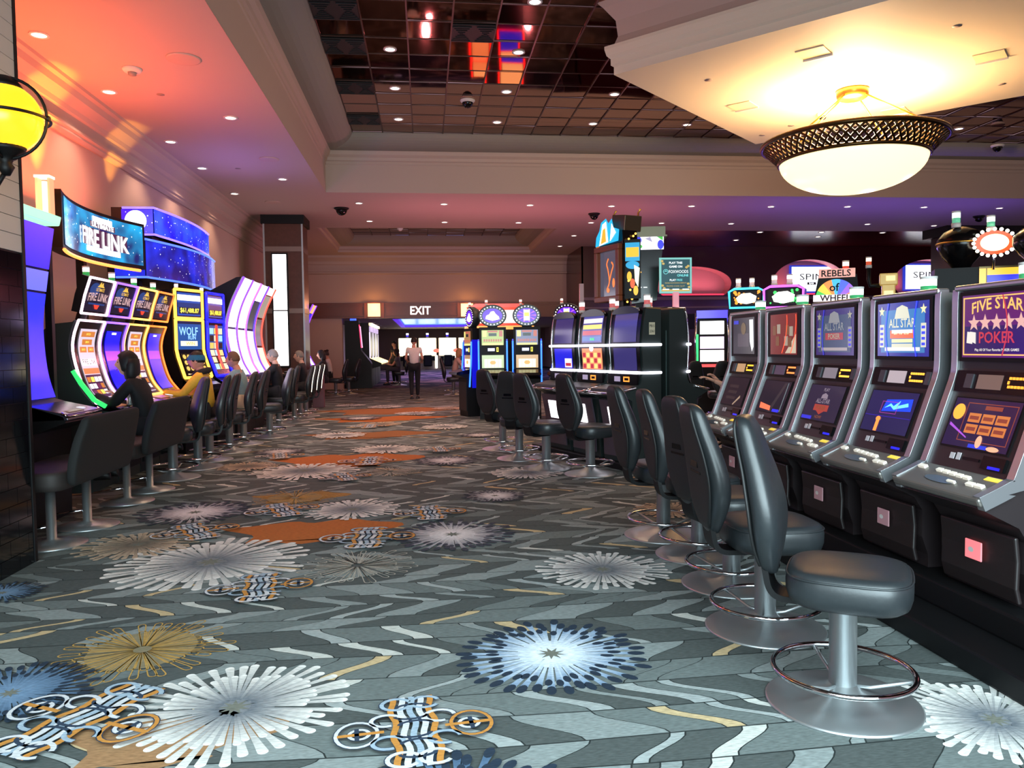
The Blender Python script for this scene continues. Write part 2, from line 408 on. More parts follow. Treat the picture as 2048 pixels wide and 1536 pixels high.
    for px, py, hw, rot in ((830, 1468, 152, 0.1), (165, 1445, 165, -0.5), (520, 1180, 98, 0.15), (735, 1080, 90, 0.0), (392, 1068, 80, 0.5), (860, 1030, 70, 0.1), (565, 1025, 70, 0.4), (740, 925, 60, 0), (690, 958, 50, 0.3), (560, 915, 45, 0.2), (880, 902, 40, 0.1), (740, 855, 36, 0)):
        p = at_z(px, py, 0); e = at_z(px+hw, py, 0); medallion(p.x, p.y, (e-p).length, rot)
    me = bpy.data.meshes.new('floor'); me.from_pydata(V, [], Fc); me.update()
    ca = me.color_attributes.new('pattern', 'FLOAT_COLOR', 'CORNER')
    i = 0
    for f, cs in zip(Fc, Cc):
        for c in cs: ca.data[i].color = (*c, 1); i += 1
    m = bpy.data.materials.new('patterned carpet'); m.use_nodes = True; nt = m.node_tree; b = nt.nodes['Principled BSDF']
    at = nt.nodes.new('ShaderNodeVertexColor'); at.layer_name = 'pattern'
    tc = nt.nodes.new('ShaderNodeTexCoord'); mp = nt.nodes.new('ShaderNodeMapping'); mp.inputs['Scale'].default_value = (30, 160, 1)
    nz = nt.nodes.new('ShaderNodeTexNoise'); nz.inputs['Scale'].default_value = 1.0; nz.inputs['Detail'].default_value = 2
    nt.links.new(tc.outputs['Object'], mp.inputs['Vector']); nt.links.new(mp.outputs['Vector'], nz.inputs['Vector'])
    rg = nt.nodes.new('ShaderNodeMapRange'); rg.inputs['From Min'].default_value = 0.3; rg.inputs['From Max'].default_value = 0.7; rg.inputs['To Min'].default_value = 0.72; rg.inputs['To Max'].default_value = 1.2
    nt.links.new(nz.outputs['Fac'], rg.inputs['Value'])
    mx = nt.nodes.new('ShaderNodeMixRGB'); mx.blend_type = 'MULTIPLY'; mx.inputs['Fac'].default_value = 1
    nt.links.new(at.outputs['Color'], mx.inputs['Color1']); nt.links.new(rg.outputs['Result'], mx.inputs['Color2'])
    nt.links.new(mx.outputs['Color'], b.inputs['Base Color']); b.inputs['Roughness'].default_value = 0.9; b.inputs['Specular IOR Level'].default_value = 0.2
    me.materials.append(m)
    o = bpy.data.objects.new('floor', me); COL.objects.link(o); o['kind'] = 'structure'
carpet()

# ---------------- plaster ceiling with its two raised trays
T2 = (-2.91, 3.8, 22.1, 27.6)
m = MB()
def slab(x0, y0, x1, y1, z=ZC, t=0.12): m.box2((x0, y0, z), (x1, y1, z+t))
slab(XW, -3, TX, TY); slab(XW, TY, T2[0], 28.8); slab(T2[0], TY, 22, T2[2]); slab(T2[1], T2[2], 5.86, 28.8); slab(T2[0], T2[3], T2[1], 28.8)
slab(5.86, T2[2], 22, 22.4)
struct('ceiling', m, CEILP)
def tray(x0, x1, y0, y1, prof, name, mats, split):
    """cornice run round a tray; prof = [(inset, z)] from the ceiling upward; faces above index split use the second material"""
    m = MB()
    for i, (a, b) in enumerate(zip(prof, prof[1:])):
        mi = 1 if i >= split else 0
        P = lambda d, z: [(x0+d, y0+d, z), (x1-d, y0+d, z), (x1-d, y1-d, z), (x0+d, y1-d, z)]
        A, B = P(*a), P(*b)
        for k in range(4):
            l = (k+1) % 4; m.add([A[k], A[l], B[l], B[k]], [(0, 1, 2, 3)], mi)
    return struct(name, m, mats)
fas = [(0.004, 4.797), (0.004, 5.38), (0.02, 5.40), (0.02, 5.45), (0.05, 5.47), (0.06, 5.53), (0.11, 5.58), (0.13, 5.64), (0.13, 5.66)]
cove = [(0.13+0.51*math.sin(t*PI/16), 5.66+0.26*(1-math.cos(t*PI/16))) for t in range(1, 9)]
tray(TX, 20, -3, TY, fas+cove, 'trim_1', [TRIMP, COVEP], 8)
tray(*T2, [(0.004, 4.797), (0.004, 4.86), (0.05, 4.9), (0.07, 4.98), (0.12, 5.0)]+[(0.12+0.5*math.sin(t*PI/12), 5.0+0.3*(1-math.cos(t*PI/12))) for t in range(1, 7)], 'trim_2', [TRIMP, COVEP], 4)
# mirrored tile ceilings
MIRR = mat('bronze mirror', '#9c6a54', 0.05, 1.0); SEAM = mat('seam strip', '#3a2622', 0.35, 0.5)
def mirror(x0, y0, x1, y1, z, px, py, amp, name):
    m = MB(); r = random.Random(5)
    nx = int(math.ceil((x1-x0)/px)); ny = int(math.ceil((y1-y0)/py)); n = 4
    for i in range(nx):
        for j in range(ny):
            a0, b0 = x0+i*px, y1-(j+1)*py
            tx, ty, k1, k2, ph = [(r.random()-0.5)*amp for _ in range(4)]+[r.random()*6]
            vs = []
            for b in range(n+1):
                for a in range(n+1):
                    u, v = a/n-0.5, b/n-0.5
                    vs.append((a0+px*a/n, b0+py*b/n, z+tx*u+ty*v+k1*u*u*2+k2*v*v*2))
            m.add(vs, [(b*(n+1)+a, b*(n+1)+a+1, (b+1)*(n+1)+a+1, (b+1)*(n+1)+a) for b in range(n) for a in range(n)], 0, True)
    for i in range(nx+1): m.box((x0+i*px, (y0+y1)/2, z-0.012), (0.022, y1-y0, 0.012), 1)
    for j in range(ny+1): m.box(((x0+x1)/2, y1-j*py, z-0.009), (x1-x0, 0.014, 0.008), 1)
    return struct(name, m, [MIRR, SEAM])
mirror(-1.4, -3.0, 19.4, 16.56, ZM, 0.62, 0.62, 0.012, 'ceiling')
mirror(T2[0]+0.6, T2[2]+0.6, T2[1]-0.6, T2[3]-0.6, 5.3, 0.62, 0.62, 0.006, 'ceiling')

# ---------------- left wall with its tall cornice
m = MB(); m.box2((XW-0.1, -3, 0), (XW, 58, ZC)); struct('wall_left', m, PAINT)
m = MB()
m.prism([(XW, 4.8), (-4.25, 4.8), (-4.26, 4.76), (-4.31, 4.74), (-4.33, 4.66), (-4.44, 4.58), (-4.46, 4.52), (-4.49, 4.50), (-4.49, 4.36), (-4.45, 4.34), (-4.45, 4.31), (-4.48, 4.29), (-4.48, 4.26), (-4.52, 4.22), (XW, 4.22)], -3, 28.8, 'y', 0)
# prism('y') maps (u,v)->(x,z)
struct('trim_3', m, TRIMP)
# ---------------- end wall over the opening, and the wooden exit band
YH = 28.8
m = MB(); m.box2((XW, YH, 3.12), (5.86, YH+0.3, ZC)); m.box2((XW, YH, 0), (-2.95, YH+0.3, 2.56)); struct('wall_back', m, PAINT)
m = MB(); m.prism([(YH, 4.8), (YH-0.3, 4.8), (YH-0.28, 4.72), (YH-0.12, 4.6), (YH-0.1, 4.5), (YH-0.06, 4.48), (YH-0.06, 4.24), (YH-0.1, 4.22), (YH-0.1, 4.17), (YH, 4.14)], XW, 5.3, 'x'); struct('trim_4', m, TRIMP)
m = MB(); m.box2((XW, YH-0.06, 2.56), (5.86, YH+0.3, 3.12)); M = front(YH-0.06)
for z in (2.58, 2.66, 3.0, 3.08): m.slab(M, XW, z-0.02, 5.86, z+0.02, 0, 0.03, 0)
for px in (731, 766, 917, 951): x = at_y(px, 620, YH).x; m.slab(M, x-0.045, 2.56, x+0.045, 3.12, 0, 0.05, 0)
struct('trim_5', m, WOOD)
m = MB(); M = front(YH-0.075); m.text(M, 'EXIT', 0, 0, 0.31, 0.004, 0, maxw=0.74)
m.slab(M, -0.42, -0.19, 0.42, 0.19, -0.01, 0.0, 1)
c = at_y(841, 621, YH)
o = m.build('exit_sign', [em('#fff0ea', 2.2), WOOD], loc=(c.x, 0, c.z)); tag(o, 'white lit EXIT lettering on the wooden band over the opening', 'sign')
for px, w in ((748, 'left of the EXIT lettering'), (934, 'right of the EXIT lettering')):
    c = at_y(px, 620, YH-0.1)
    t = thing('wall_lantern', 'square glowing lantern in the wooden band, '+w, 'lantern', (c.x, YH-0.09, c.z))
    part('lant', 'shade', lambda m: m.box((0, 0, 0), (0.44, 0.08, 0.47)), em('#ffd98a', 1.7), t)
    part('lantf', 'frame', lambda m: [m.box((0, -0.02, s*0.255), (0.5, 0.12, 0.03)) for s in (-1, 1)], WOOD, t)
    lamp('POINT', (c.x, YH-0.35, c.z+0.1), 9, '#ffb060', 0.15, name='lantern lamp')
# ---------------- maroon wing with three arched niches at the far right
YA = 26.0
m = MB(); m.box2((5.3, YA, 0), (5.36, YH, ZC)); struct('wall_1', m, MAROON)
m = MB(); ARCH = [(7.84, 10.55, 4.12), (12.05, 14.75, 4.36), (16.5, 19.25, 4.36)]; zb0 = 3.14
def arch_edge(x, a):
    c, h = (a[0]+a[1])/2, (a[1]-a[0])/2; q = max(0, 1-((x-c)/h)**2)
    return zb0+0.42-0.42*min(1, q*3)**0.5, zb0+0.42+(a[2]-zb0-0.42)*q**0.5
xs = [5.3]
for a in ARCH: xs += [a[0]+(a[1]-a[0])*(0.5-0.5*math.cos(PI*k/28)) for k in range(29)]
xs.append(24)
for x0, x1 in zip(xs, xs[1:]):
    a = next((a for a in ARCH if a[0]-1e-6 <= x0 and x1 <= a[1]+1e-6), None)
    if a is None: m.rect(front(YA), x0, 0, x1, ZC)
    else:
        b0, t0 = arch_edge(x0, a); b1, t1 = arch_edge(x1, a)
        m.add([(x0, YA, 0), (x1, YA, 0), (x1, YA, b1), (x0, YA, b0)], [(0, 1, 2, 3)]); m.add([(x0, YA, t0), (x1, YA, t1), (x1, YA, ZC), (x0, YA, ZC)], [(0, 1, 2, 3)])
        m.add([(x0, YA, b0), (x1, YA, b1), (x1, YA+0.6, b1), (x0, YA+0.6, b0)], [(0, 1, 2, 3)], 1); m.add([(x0, YA, t0), (x1, YA, t1), (x1, YA+0.6, t1), (x0, YA+0.6, t0)], [(0, 1, 2, 3)], 1)
for a in ARCH: m.rect(front(YA+0.6), a[0]-0.1, 3.0, a[1]+0.1, 4.5, 0, 1)
NICHE = mat('niche paint', '#b78d94', 0.6)
struct('wall_right', m, [MAROON, NICHE], recalc=False)
m = MB(); m.box2((5.86, 22.4, ZC), (22, YA, ZC+0.1)); struct('ceiling', m, MAROON)
m = MB(); m.box2((5.36, YA-0.12, 2.98), (24, YA, 3.08)); m.box2((5.36, YA-0.08, 2.7), (24, YA, 2.76), 0); m.box2((5.36, YA-0.2, 2.0), (24, YA, 2.5), 1); struct('trim_6', m, [mat('ledge grey', '#6e5a5c', 0.4), BLACK])
for k, a in enumerate(ARCH):
    w = ('left', 'middle', 'right')[k]
    m = MB(); m.box(((a[0]+a[1])/2, YA+0.05, zb0+0.03), (a[1]-a[0]-0.5, 0.05, 0.04))
    o = m.build('light_strip', em('#ff3048', 1.6)); tag(o, 'red light strip along the sill of the %s arched niche' % w, 'light strip', 'red niche light strips')
    lamp('AREA', ((a[0]+a[1])/2, YA+0.25, zb0+0.2), 7, '#ff8a94', a[1]-a[0]-0.6, aim=((a[0]+a[1])/2, YA+0.4, 5), size_y=0.1, name='niche lamp')
    if k:
        c = at_y(1622 if k == 1 else 1848, 553, YA+0.5)
        t = thing('wall_screen', 'white SPIN screen in the %s arched niche' % w, 'screen', (c.x, YA+0.5, 3.72 if k == 1 else 3.78))
        part('spf', 'frame', lambda m: m.box((0, 0, 0), (1.62, 0.08, 0.98)), mat('blue frame', '#1a2a80', 0.3, 0, '#2038c0', 0.5), t, bevel=0.02)
        def sp(m):
            M = front(-0.045); m.rect(M, -0.74, -0.43, 0.74, 0.43); m.text(M, 'SPIN', 0, 0.08, 0.22, 0.004, 1, sx=1.5, bold=False); m.slab(M, -0.16, -0.2, 0.16, -0.11, 0.001, 0.004, 1); m.text(M, 'BAR', 0, -0.155, 0.05, 0.006, 0, sx=1.4)
        part('spd', 'display', sp, [em('#f4f6ff', 1.7), em('#3a3c50', 0.1)], t)
# ---------------- wood pillar beyond the left machines
t = MB(); PX0, PX1, PY = -3.92, -2.99, 20.1
t.box2((PX0, PY, 0), (PX1, PY+0.9, ZC-0.2))
struct('wall_pillar', t, mat('striped wood', '#59382c', 0.3, noise=0.35, nscale=9))
m = MB(); m.box2((PX0-0.06, PY-0.06, ZC-0.22), (PX1+0.06, PY+0.96, ZC)); struct('trim_7', m, BLACK)
m = MB()
for z in (3.96, 2.42): m.box2((PX0-0.01, PY-0.015, z-0.06), (PX1+0.01, PY+0.91, z+0.06))
for x in (PX0, PX1): m.box2((x-0.02, PY-0.02, 0), (x+0.02, PY+0.02, ZC-0.22), 1)
struct('trim_8', m, [BAND, STEEL])
t = thing('wall_lamp', 'tall white glowing panel on the dark wood pillar', 'wall lamp', (-3.55, PY, 0))
part(None, 'panel_frame', lambda m: m.box2((-0.2, -0.05, 1.0), (0.2, 0, 3.86)), BLACK, t)
part(None, 'panel_lens', lambda m: [m.box2((-0.165, -0.065, 2.44), (0.165, -0.04, 3.82)), m.box2((-0.165, -0.065, 1.05), (0.165, -0.04, 2.41))], em('#fff4f4', 2.2), t)
# ---------------- wide wood column at the far right
m = MB(); m.box2((15.35, 21.4, 0), (22, 22.3, ZC-0.25)); struct('wall_column', m, mat('column wood', '#33221f', 0.35, noise=0.3, nscale=7))
m = MB(); m.box2((15.1, 21.2, ZC-0.27), (22, 22.35, ZC)); struct('trim_9', m, BLACK)
# ---------------- second room beyond the opening
m = MB(); m.box2((XW, YH+0.3, 2.86), (-1.5, 58, 2.96)); m.box2((5.0, YH+0.3, 2.86), (9, 58, 2.96)); m.box2((-1.5, YH+0.3, 2.86), (5.0, 37.5, 2.96)); m.box2((-1.5, 52, 2.86), (5.0, 58, 2.96))
struct('ceiling', m, mat('rear ceiling', '#a08c84', 0.7))
m = MB(); m.box2((-1.5, 37.5, 3.02), (5.0, 52, 3.06)); struct('ceiling', m, em('#1a8cff', 0.8))  # LED cove light put into the recess surface as blue glow
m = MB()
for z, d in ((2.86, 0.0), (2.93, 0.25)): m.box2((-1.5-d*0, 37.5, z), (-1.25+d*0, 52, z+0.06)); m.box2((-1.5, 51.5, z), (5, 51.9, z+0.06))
struct('trim_10', m, mat('cove violet', '#8a6aa8', 0.6, 0, '#6a30ff', 0.35))  # violet cove glow put into the trim itself
m = MB(); m.box2((XW, 58, 0), (9, 58.2, 2.9)); struct('wall_rear', m, mat('rear wall', '#9a7f6c', 0.7))
m = MB(); m.box2((9, YH, 0), (9.1, 58, 2.9)); m.box2((5.3, YH, 0), (9, YH+0.1, 2.86)); struct('wall_2', m, PAINT)

# ---------------- tiled and boarded column at the left, with its globe lantern
CXF, CYE = -2.67, 5.63
m = MB(); m.box2((-3.7, 1.5, 0), (CXF-0.012, CYE-0.012, ZC)); struct('wall_front', m, BLACK)
m = MB(); z = 2.1
while z < 4.75:
    m.box2((CXF-0.015, 1.5, z), (CXF, CYE-0.035, min(z+0.111, 4.8))); z += 0.115
struct('wall_boards', m, mat('white boards', '#c9c8c4', 0.5))
m = MB(); r = 0; z = 0.0
while z < 2.05:
    y = 1.5-(0.11 if r % 2 else 0)
    while y < CYE-0.05:
        m.box2((CXF-0.015, max(1.5, y), z), (CXF, min(y+0.226, CYE-0.035), z+0.106)); y += 0.23
    z += 0.11; r += 1
struct('wall_tiles', m, mat('black glazed tile', '#0d0d10', 0.09))
m = MB(); m.box2((CXF-0.03, CYE-0.035, 0), (CXF+0.006, CYE, ZC)); m.box2((-3.7, CYE-0.012, 0), (CXF, CYE, ZC)); struct('trim_11', m, BLACK)
g = at_x(8, 236, -2.4)
t = thing('globe_lantern', 'yellow glowing globe wall lantern in a black cage on the white boards', 'wall lantern', (g.x, g.y, g.z))
part(None, 'globe', lambda m: m.ball((0, 0, 0), 0.2, 32, 20), em('#ffb420', 1.5), t)
def cage(m):
    m.tube([(0.235*math.cos(2*PI*k/40), 0.235*math.sin(2*PI*k/40), 0.0) for k in range(40)], 0.009, 8, closed=True)
    m.tube([(0, 0.235*math.cos(2*PI*k/40), 0.235*math.sin(2*PI*k/40)) for k in range(40)], 0.009, 8, closed=True)
    m.tube([(0.235*math.cos(2*PI*k/40), 0, 0.235*math.sin(2*PI*k/40)) for k in range(40)], 0.009, 8, closed=True)
    for a in range(4): m.ball((0.24*math.cos(a*PI/2), 0.24*math.sin(a*PI/2), 0), 0.018, 8, 6)
part(None, 'cage', cage, BLACK, t)
part(None, 'cap', lambda m: m.lathe([(0.0, 0.24), (0.05, 0.235), (0.09, 0.2), (0.11, 0.165), (0.09, 0.16)], 24), BLACK, t)
part(None, 'wall_bracket', lambda m: [m.lathe([(0.11, -0.165), (0.1, -0.19), (0.05, -0.22), (0.03, -0.26), (0.045, -0.28), (0.02, -0.33), (0.0, -0.33)], 24), m.tube([(0, 0, -0.3), (-0.06, 0, -0.4), (-0.15, 0, -0.42), (-0.27, 0, -0.38)], 0.014, 8), m.box((-0.26, 0, -0.38), (0.03, 0.12, 0.24))], BLACK, t)
lamp('POINT', (g.x+0.35, g.y, g.z), 4, '#ffb040', 0.2, name='globe lamp')

# ================================================================== chandelier soffit
Lc = (2.53, 10.3); Fc_ = (5.95, 13.6); ctr = (5.85, 10.25)
Q = [(2.55, 10.25), (5.95, 13.55), (9.25, 10.15), (5.85, 6.85)]
ZS = 5.0
m = MB()
def ringq(d, z):
    out = []
    for k in range(4):
        p = Q[k]; v = Vector((p[0]-ctr[0], p[1]-ctr[1])); l = v.length; v = v*(1+d/l*1.414)
        out.append((ctr[0]+v.x, ctr[1]+v.y, z))
    return out
pr = [(0, 5.0), (0.0, 5.1), (0.03, 5.12), (0.03, 5.2), (0.07, 5.24), (0.09, 5.32), (0.09, 5.36), (0.0, 5.38), (-0.04, 5.5), (-0.02, 5.7), (0.1, 5.86), (0.16, 5.92)]
m.add(ringq(0, 5.0), [(0, 1, 2, 3)])
for a, b in zip(pr, pr[1:]):
    A, B = ringq(*a), ringq(*b)
    for k in range(4):
        l = (k+1) % 4; m.add([A[k], A[l], B[l], B[k]], [(0, 1, 2, 3)], 1 if a[1] > 5.37 else 0)
struct('ceiling', m, [mat('soffit paint', '#d8cbb8', 0.7), TRIMP])
cc = at_z(1705, 180, ZS); cx, cy = cc.x, cc.y
t = thing('bowl_chandelier', 'large brass bowl chandelier hanging from the square white soffit', 'chandelier', (cx, cy, ZS))
part(None, 'canopy', lambda m: m.lathe([(0.0, 0), (0.22, 0), (0.225, -0.03), (0.21, -0.1), (0.17, -0.13), (0, -0.13)], 40), GOLD, t)
zr = 4.26-ZS
for k in range(4):
    a = k*PI/2+0.5
    part(None, 'hanging_rod', lambda m: m.cyl((0.19*math.cos(a), 0.19*math.sin(a), -0.1), (1.12*math.cos(a), 1.12*math.sin(a), zr+0.01), 0.013, 8), GOLD, t)
def rim(m):
    for r, z, q in ((1.22, zr, 0.035), (0.99, zr-0.24, 0.028)):
        m.tube([(r*math.cos(2*PI*k/72), r*math.sin(2*PI*k/72), z) for k in range(72)], q, 8, closed=True)
BRZ = mat('dark bronze', '#5a4428', 0.3, 0.9)
part(None, 'rim', rim, BRZ, t)
def lat(m):
    n = 64
    for k in range(n):
        for s in (-2.2, 2.2):
            a, b = 2*PI*k/n, 2*PI*(k+s)/n
            mid = (a+b)/2
            m.tube([(1.2*math.cos(a), 1.2*math.sin(a), zr-0.02), (1.1*math.cos(mid), 1.1*math.sin(mid), zr-0.12), (0.99*math.cos(b), 0.99*math.sin(b), zr-0.23)], 0.019, 4)
part(None, 'lattice_band', lat, BRZ, t)
part(None, 'glass_bowl', lambda m: m.lathe([(0.98*math.cos(PI/2*k/14), zr-0.24-0.46*math.sin(PI/2*k/14)) for k in range(14)]+[(0.001, zr-0.7)], 64), em('#ffe0a0', 1.5, '#e8d8b0'), t)
lamp('POINT', (cx, cy, ZS-0.5), 300, '#ffd4a0', 0.3, name='chandelier lamp')

# ================================================================== things in the ceilings
LENS = em('#fff0dc', 6.0)
def lightmesh():
    m = MB(); m.lathe([(0.1, 0.0), (0.1, -0.012), (0.075, -0.014), (0.072, 0.0)], 24); a = m.mesh('trim_ring', WHITEP)
    m = MB(); m.lathe([(0.0, 0.0), (0.074, 0.0), (0.074, -0.006), (0.0, -0.006)], 20); b = m.mesh('lens', LENS); return a, b
LR, LL = lightmesh()
ORDN = ['first', 'second', 'third', 'fourth', 'fifth', 'sixth', 'seventh', 'eighth', 'ninth', 'tenth']
def downlights(pts, z, where, group, power=60, col='#ffd2b0', spot=True):
    for i, (px, py) in enumerate(pts):
        p = at_z(px, py, z)
        o = bpy.data.objects.new('ceiling_light', LR); COL.objects.link(o); o.location = p
        tag(o, 'round recessed light, %s %s' % (ORDN[i], where), 'ceiling light', group)
        l = bpy.data.objects.new('lens', LL); COL.objects.link(l); l.parent = o
        if spot and power: lamp('SPOT', (p.x, p.y, p.z-0.03), power, col, 0.07, aim=(p.x, p.y, 0), angle=math.radians(110), name='downlight lamp')
downlights([(78, 69), (218, 183), (341, 283), (404, 336), (461, 235), (469, 387), (565, 358)], ZC, 'from the left in the ceiling over the left machines', 'lights in the left ceiling', 45)
downlights([(780, 98), (790, 176), (797, 238), (994, 244), (1013, 183), (1037, 104), (1070, 3)], ZM, 'from the left in the left mirror ceiling', 'lights in the mirror ceiling', 60)
downlights([(1186, 247), (1229, 188), (1374, 249), (1740, 255), (1918, 257)], ZM, 'from the left in the mirror ceiling below the soffit', 'lights in the mirror ceiling', 60)
downlights([(718, 406), (888, 408), (1060, 410), (1223, 412), (1383, 412), (1542, 413), (1695, 413), (1848, 414), (1999, 416)], ZC, 'from the left in the nearer cross ceiling row', 'lights in the nearer cross row', 40)
downlights([(739, 442), (889, 444), (1037, 445), (1182, 445), (1323, 446), (1462, 447), (1735, 448), (1868, 451)], ZC, 'from the left in the farther cross ceiling row', 'lights in the farther cross row', 36)
downlights([(1120, 492), (1148, 471)], ZC, 'of the pair left of the big game sign', 'lights beside the hanging sign', 36)
downlights([(1472, 480), (1520, 464), (1636, 473), (1643, 464), (1765, 465), (1887, 466)], ZC, 'from the left in the dark maroon ceiling', 'lights in the maroon ceiling', 30)
downlights([(748, 645), (755, 648), (761, 651), (770, 655)], 2.86, 'from the left in the far room ceiling', 'lights in the far room', 30)
# vents in the mirror ceiling
def vent(m):
    m.box((0, 0, -0.01), (0.6, 0.6, 0.02))
    for k in range(11):
        y = -0.25+0.05*k; h = abs(y)
        for s in (-1, 1): m.box((s*(0.06+(0.22-0.06)*0.5+0.02), y, -0.024), (0.2-0.1*(1-h/0.25), 0.012, 0.02), 1)
for i, ((px, py), w) in enumerate((((963, 68), 'beside the red reflections'), ((695, 94), 'nearest of the three along the left cove'), ((716, 175), 'middle of the three along the left cove'), ((732, 236), 'farthest of the three along the left cove'), ((665, 4), 'at the top edge of the picture'))):
    p = at_z(px, py, ZM); p.x = -1.4+0.62*(math.floor((p.x+1.4)/0.62)+0.5); p.y = 16.56-0.62*(math.floor((16.56-p.y)/0.62)+0.5)
    t = thing('ceiling_vent', 'black square air vent in the mirror ceiling, '+w, 'vent', (p.x, p.y, ZM-0.022), group='black air vents')
    part('ventb', 'vent_frame', lambda m: m.box((0, 0, -0.008), (0.6, 0.6, 0.016)), BLACK, t)
    part('vents', 'louvre', lambda m: [m.box((s*(0.17), -0.24+0.06*k, -0.022), (0.05+0.22*abs(-0.24+0.06*k)/0.24, 0.014, 0.018)) for k in range(9) for s in (-1, 1)], mat('vent slat', '#120e12', 0.5), t)
def dome(px, py, z, lab, col=BLACKG, r=0.075, base=WHITEP):
    p = at_z(px, py, z)
    t = thing('security_camera', lab, 'security camera', p)
    part(('dmb', r, base.name), 'mount', lambda m: m.lathe([(0, 0), (r*1.35, 0), (r*1.35, -0.02), (r*1.05, -0.05), (0, -0.05)], 24), base, t)
    part(('dmd', r, col.name), 'dome', lambda m: m.lathe([(r, -0.05)]+[(r*math.cos(PI/2*k/8), -0.05-r*math.sin(PI/2*k/8)) for k in range(1, 8)]+[(0.001, -0.05-r)], 24), col, t)
dome(935, 200, ZM, 'dark dome camera hanging from the mirror ceiling', r=0.1)
dome(683, 416, ZC, 'black dome camera on the ceiling left of the middle, above the pillar', r=0.13, base=BLACK)
dome(1188, 427, ZC, 'black dome camera on the ceiling above the hanging sign', r=0.11, base=BLACK)
dome(1958, 432, ZC, 'black dome camera on the ceiling over the bulb sign', r=0.11, base=BLACK)
dome(800, 452, 4.9, 'small white dome camera in front of the small far tray', r=0.09, col=WHITEP)
dome(1645, 226, ZS, 'small dome camera on the white chandelier soffit', r=0.06)
dome(1995, 290, 5.7, 'white dome camera on the cove right of the chandelier', r=0.1)
p = at_z(264, 137, ZC); t = thing('smoke_detector', 'white smoke detector on the orange lit ceiling at upper left', 'smoke detector', p)
part(None, 'base_plate', lambda m: m.lathe([(0, 0), (0.11, 0), (0.11, -0.02), (0.09, -0.045), (0, -0.05)], 24), WHITEP, t)
part(None, 'sensor_cage', lambda m: m.lathe([(0.05, -0.045), (0.045, -0.08), (0, -0.085)], 16), mat('grey plastic', '#8d8a88', 0.5), t)
for i, (px, py, r, z, w) in enumerate(((367, 117, 0.19, ZC, 'near the smoke detector'), (538, 318, 0.17, ZC, 'in the violet lit part of the left ceiling'), (545, 404, 0.17, ZC, 'above the wood pillar'))):
    p = at_z(px, py, z); m = MB(); m.lathe([(0, 0), (r, 0), (r, -0.012), (r*0.9, -0.016), (0, -0.01)], 32)
    tag(m.build('ceiling_speaker', mat('speaker grille', '#c0aaa2', 0.8), loc=p), 'flat round ceiling speaker '+w, 'speaker', 'flat ceiling speakers')
for i, (px, py, z, w) in enumerate(((321, 189, ZC, 'in the orange lit ceiling'), (476, 337, ZC, 'between two lights of the left ceiling'), (1914, 52, ZS, 'at the near end of the white soffit'), (1417, 160, ZS, 'left of the chandelier on the white soffit'), (2003, 168, ZS, 'right of the chandelier on the white soffit'), (1582, 251, ZS, 'behind the chandelier rods'), (1524, 270, ZS, 'at the far corner of the white soffit'))):
    p = at_z(px, py, z); m = MB(); m.lathe([(0, 0), (0.05, 0), (0.05, -0.008), (0, -0.01)], 20)
    tag(m.build('sprinkler_cap', mat('cap grey', '#8f7f78', 0.6), loc=p+Vector((0, 0, 0.004))), 'small round sprinkler cap '+w, 'sprinkler cap', 'sprinkler caps')
for i, (px, py, w) in enumerate(((1627, 105, 'nearest the cornice'), (1980, 112, 'at the right'), (1485, 211, 'at the far left'), (1790, 222, 'behind the chandelier'))):
    p = at_z(px, py, ZS); t = thing('soffit_panel', 'small square access panel in the white soffit, '+w, 'access panel', p, PI/4, 'soffit access panels')
    part('acp', 'panel', lambda m: m.box((0, 0, -0.006), (0.34, 0.34, 0.012)), mat('panel cream', '#d9c7a6', 0.6), t)
    part('acl', 'lip', lambda m: m.box((0.17, 0, -0.02), (0.025, 0.36, 0.03)), WHITEP, t)
# ================================================================== stools
def sq_ring(cx, cy, w, d, z, n=28, e=4.0):
    out = []
    for k in range(n):
        t = 2*PI*k/n; c, s = math.cos(t), math.sin(t)
        out.append((cx+w/2*math.copysign(abs(c)**(2/e), c), cy+d/2*math.copysign(abs(s)**(2/e), s), z))
    return out
def seat_geo(m):
    P = [(0.30, 0.415), (0.40, 0.418), (0.445, 0.435), (0.465, 0.47), (0.468, 0.505), (0.46, 0.53), (0.44, 0.547), (0.39, 0.556), (0.25, 0.562), (0.02, 0.563)]
    m.loft([sq_ring(0, -0.02, w, w*0.98, z, e=3.4) for w, z in P])
    m.tube([Vector(p)+Vector((0, 0, 0)) for p in sq_ring(0, -0.02, 0.462, 0.452, 0.533, 40, 3.4)], 0.004, 6, closed=True)
BK = [(0.50, 0.10, 0.05, 0.27), (0.53, 0.17, 0.07, 0.275), (0.60, 0.28, 0.10, 0.275), (0.68, 0.36, 0.12, 0.275), (0.76, 0.385, 0.125, 0.28), (0.84, 0.37, 0.12, 0.295), (0.92, 0.325, 0.11, 0.315), (1.00, 0.275, 0.10, 0.34), (1.07, 0.235, 0.09, 0.36), (1.11, 0.20, 0.07, 0.372), (1.13, 0.13, 0.045, 0.378), (1.135, 0.03, 0.02, 0.38)]
def back_geo(m):
    B = smooth_pts(BK, 3)
    m.loft([sq_ring(0, y, max(w, 0.02), max(th, 0.01), z, 28, 2.9) for z, w, th, y in B])
def shell_geo(m):
    B = smooth_pts([(z, w*0.86, 0.02, y+th/2-0.004) for z, w, th, y in BK[1:-1]], 2)
    m.loft([sq_ring(0, y, max(w, 0.02), 0.02, z, 24, 4) for z, w, th, y in B])
def shell_slot(m):
    m.box((0, 0.358, 0.84), (0.1, 0.012, 0.03)); m.box((0, 0.352, 0.8), (0.15, 0.01, 0.012), 0)
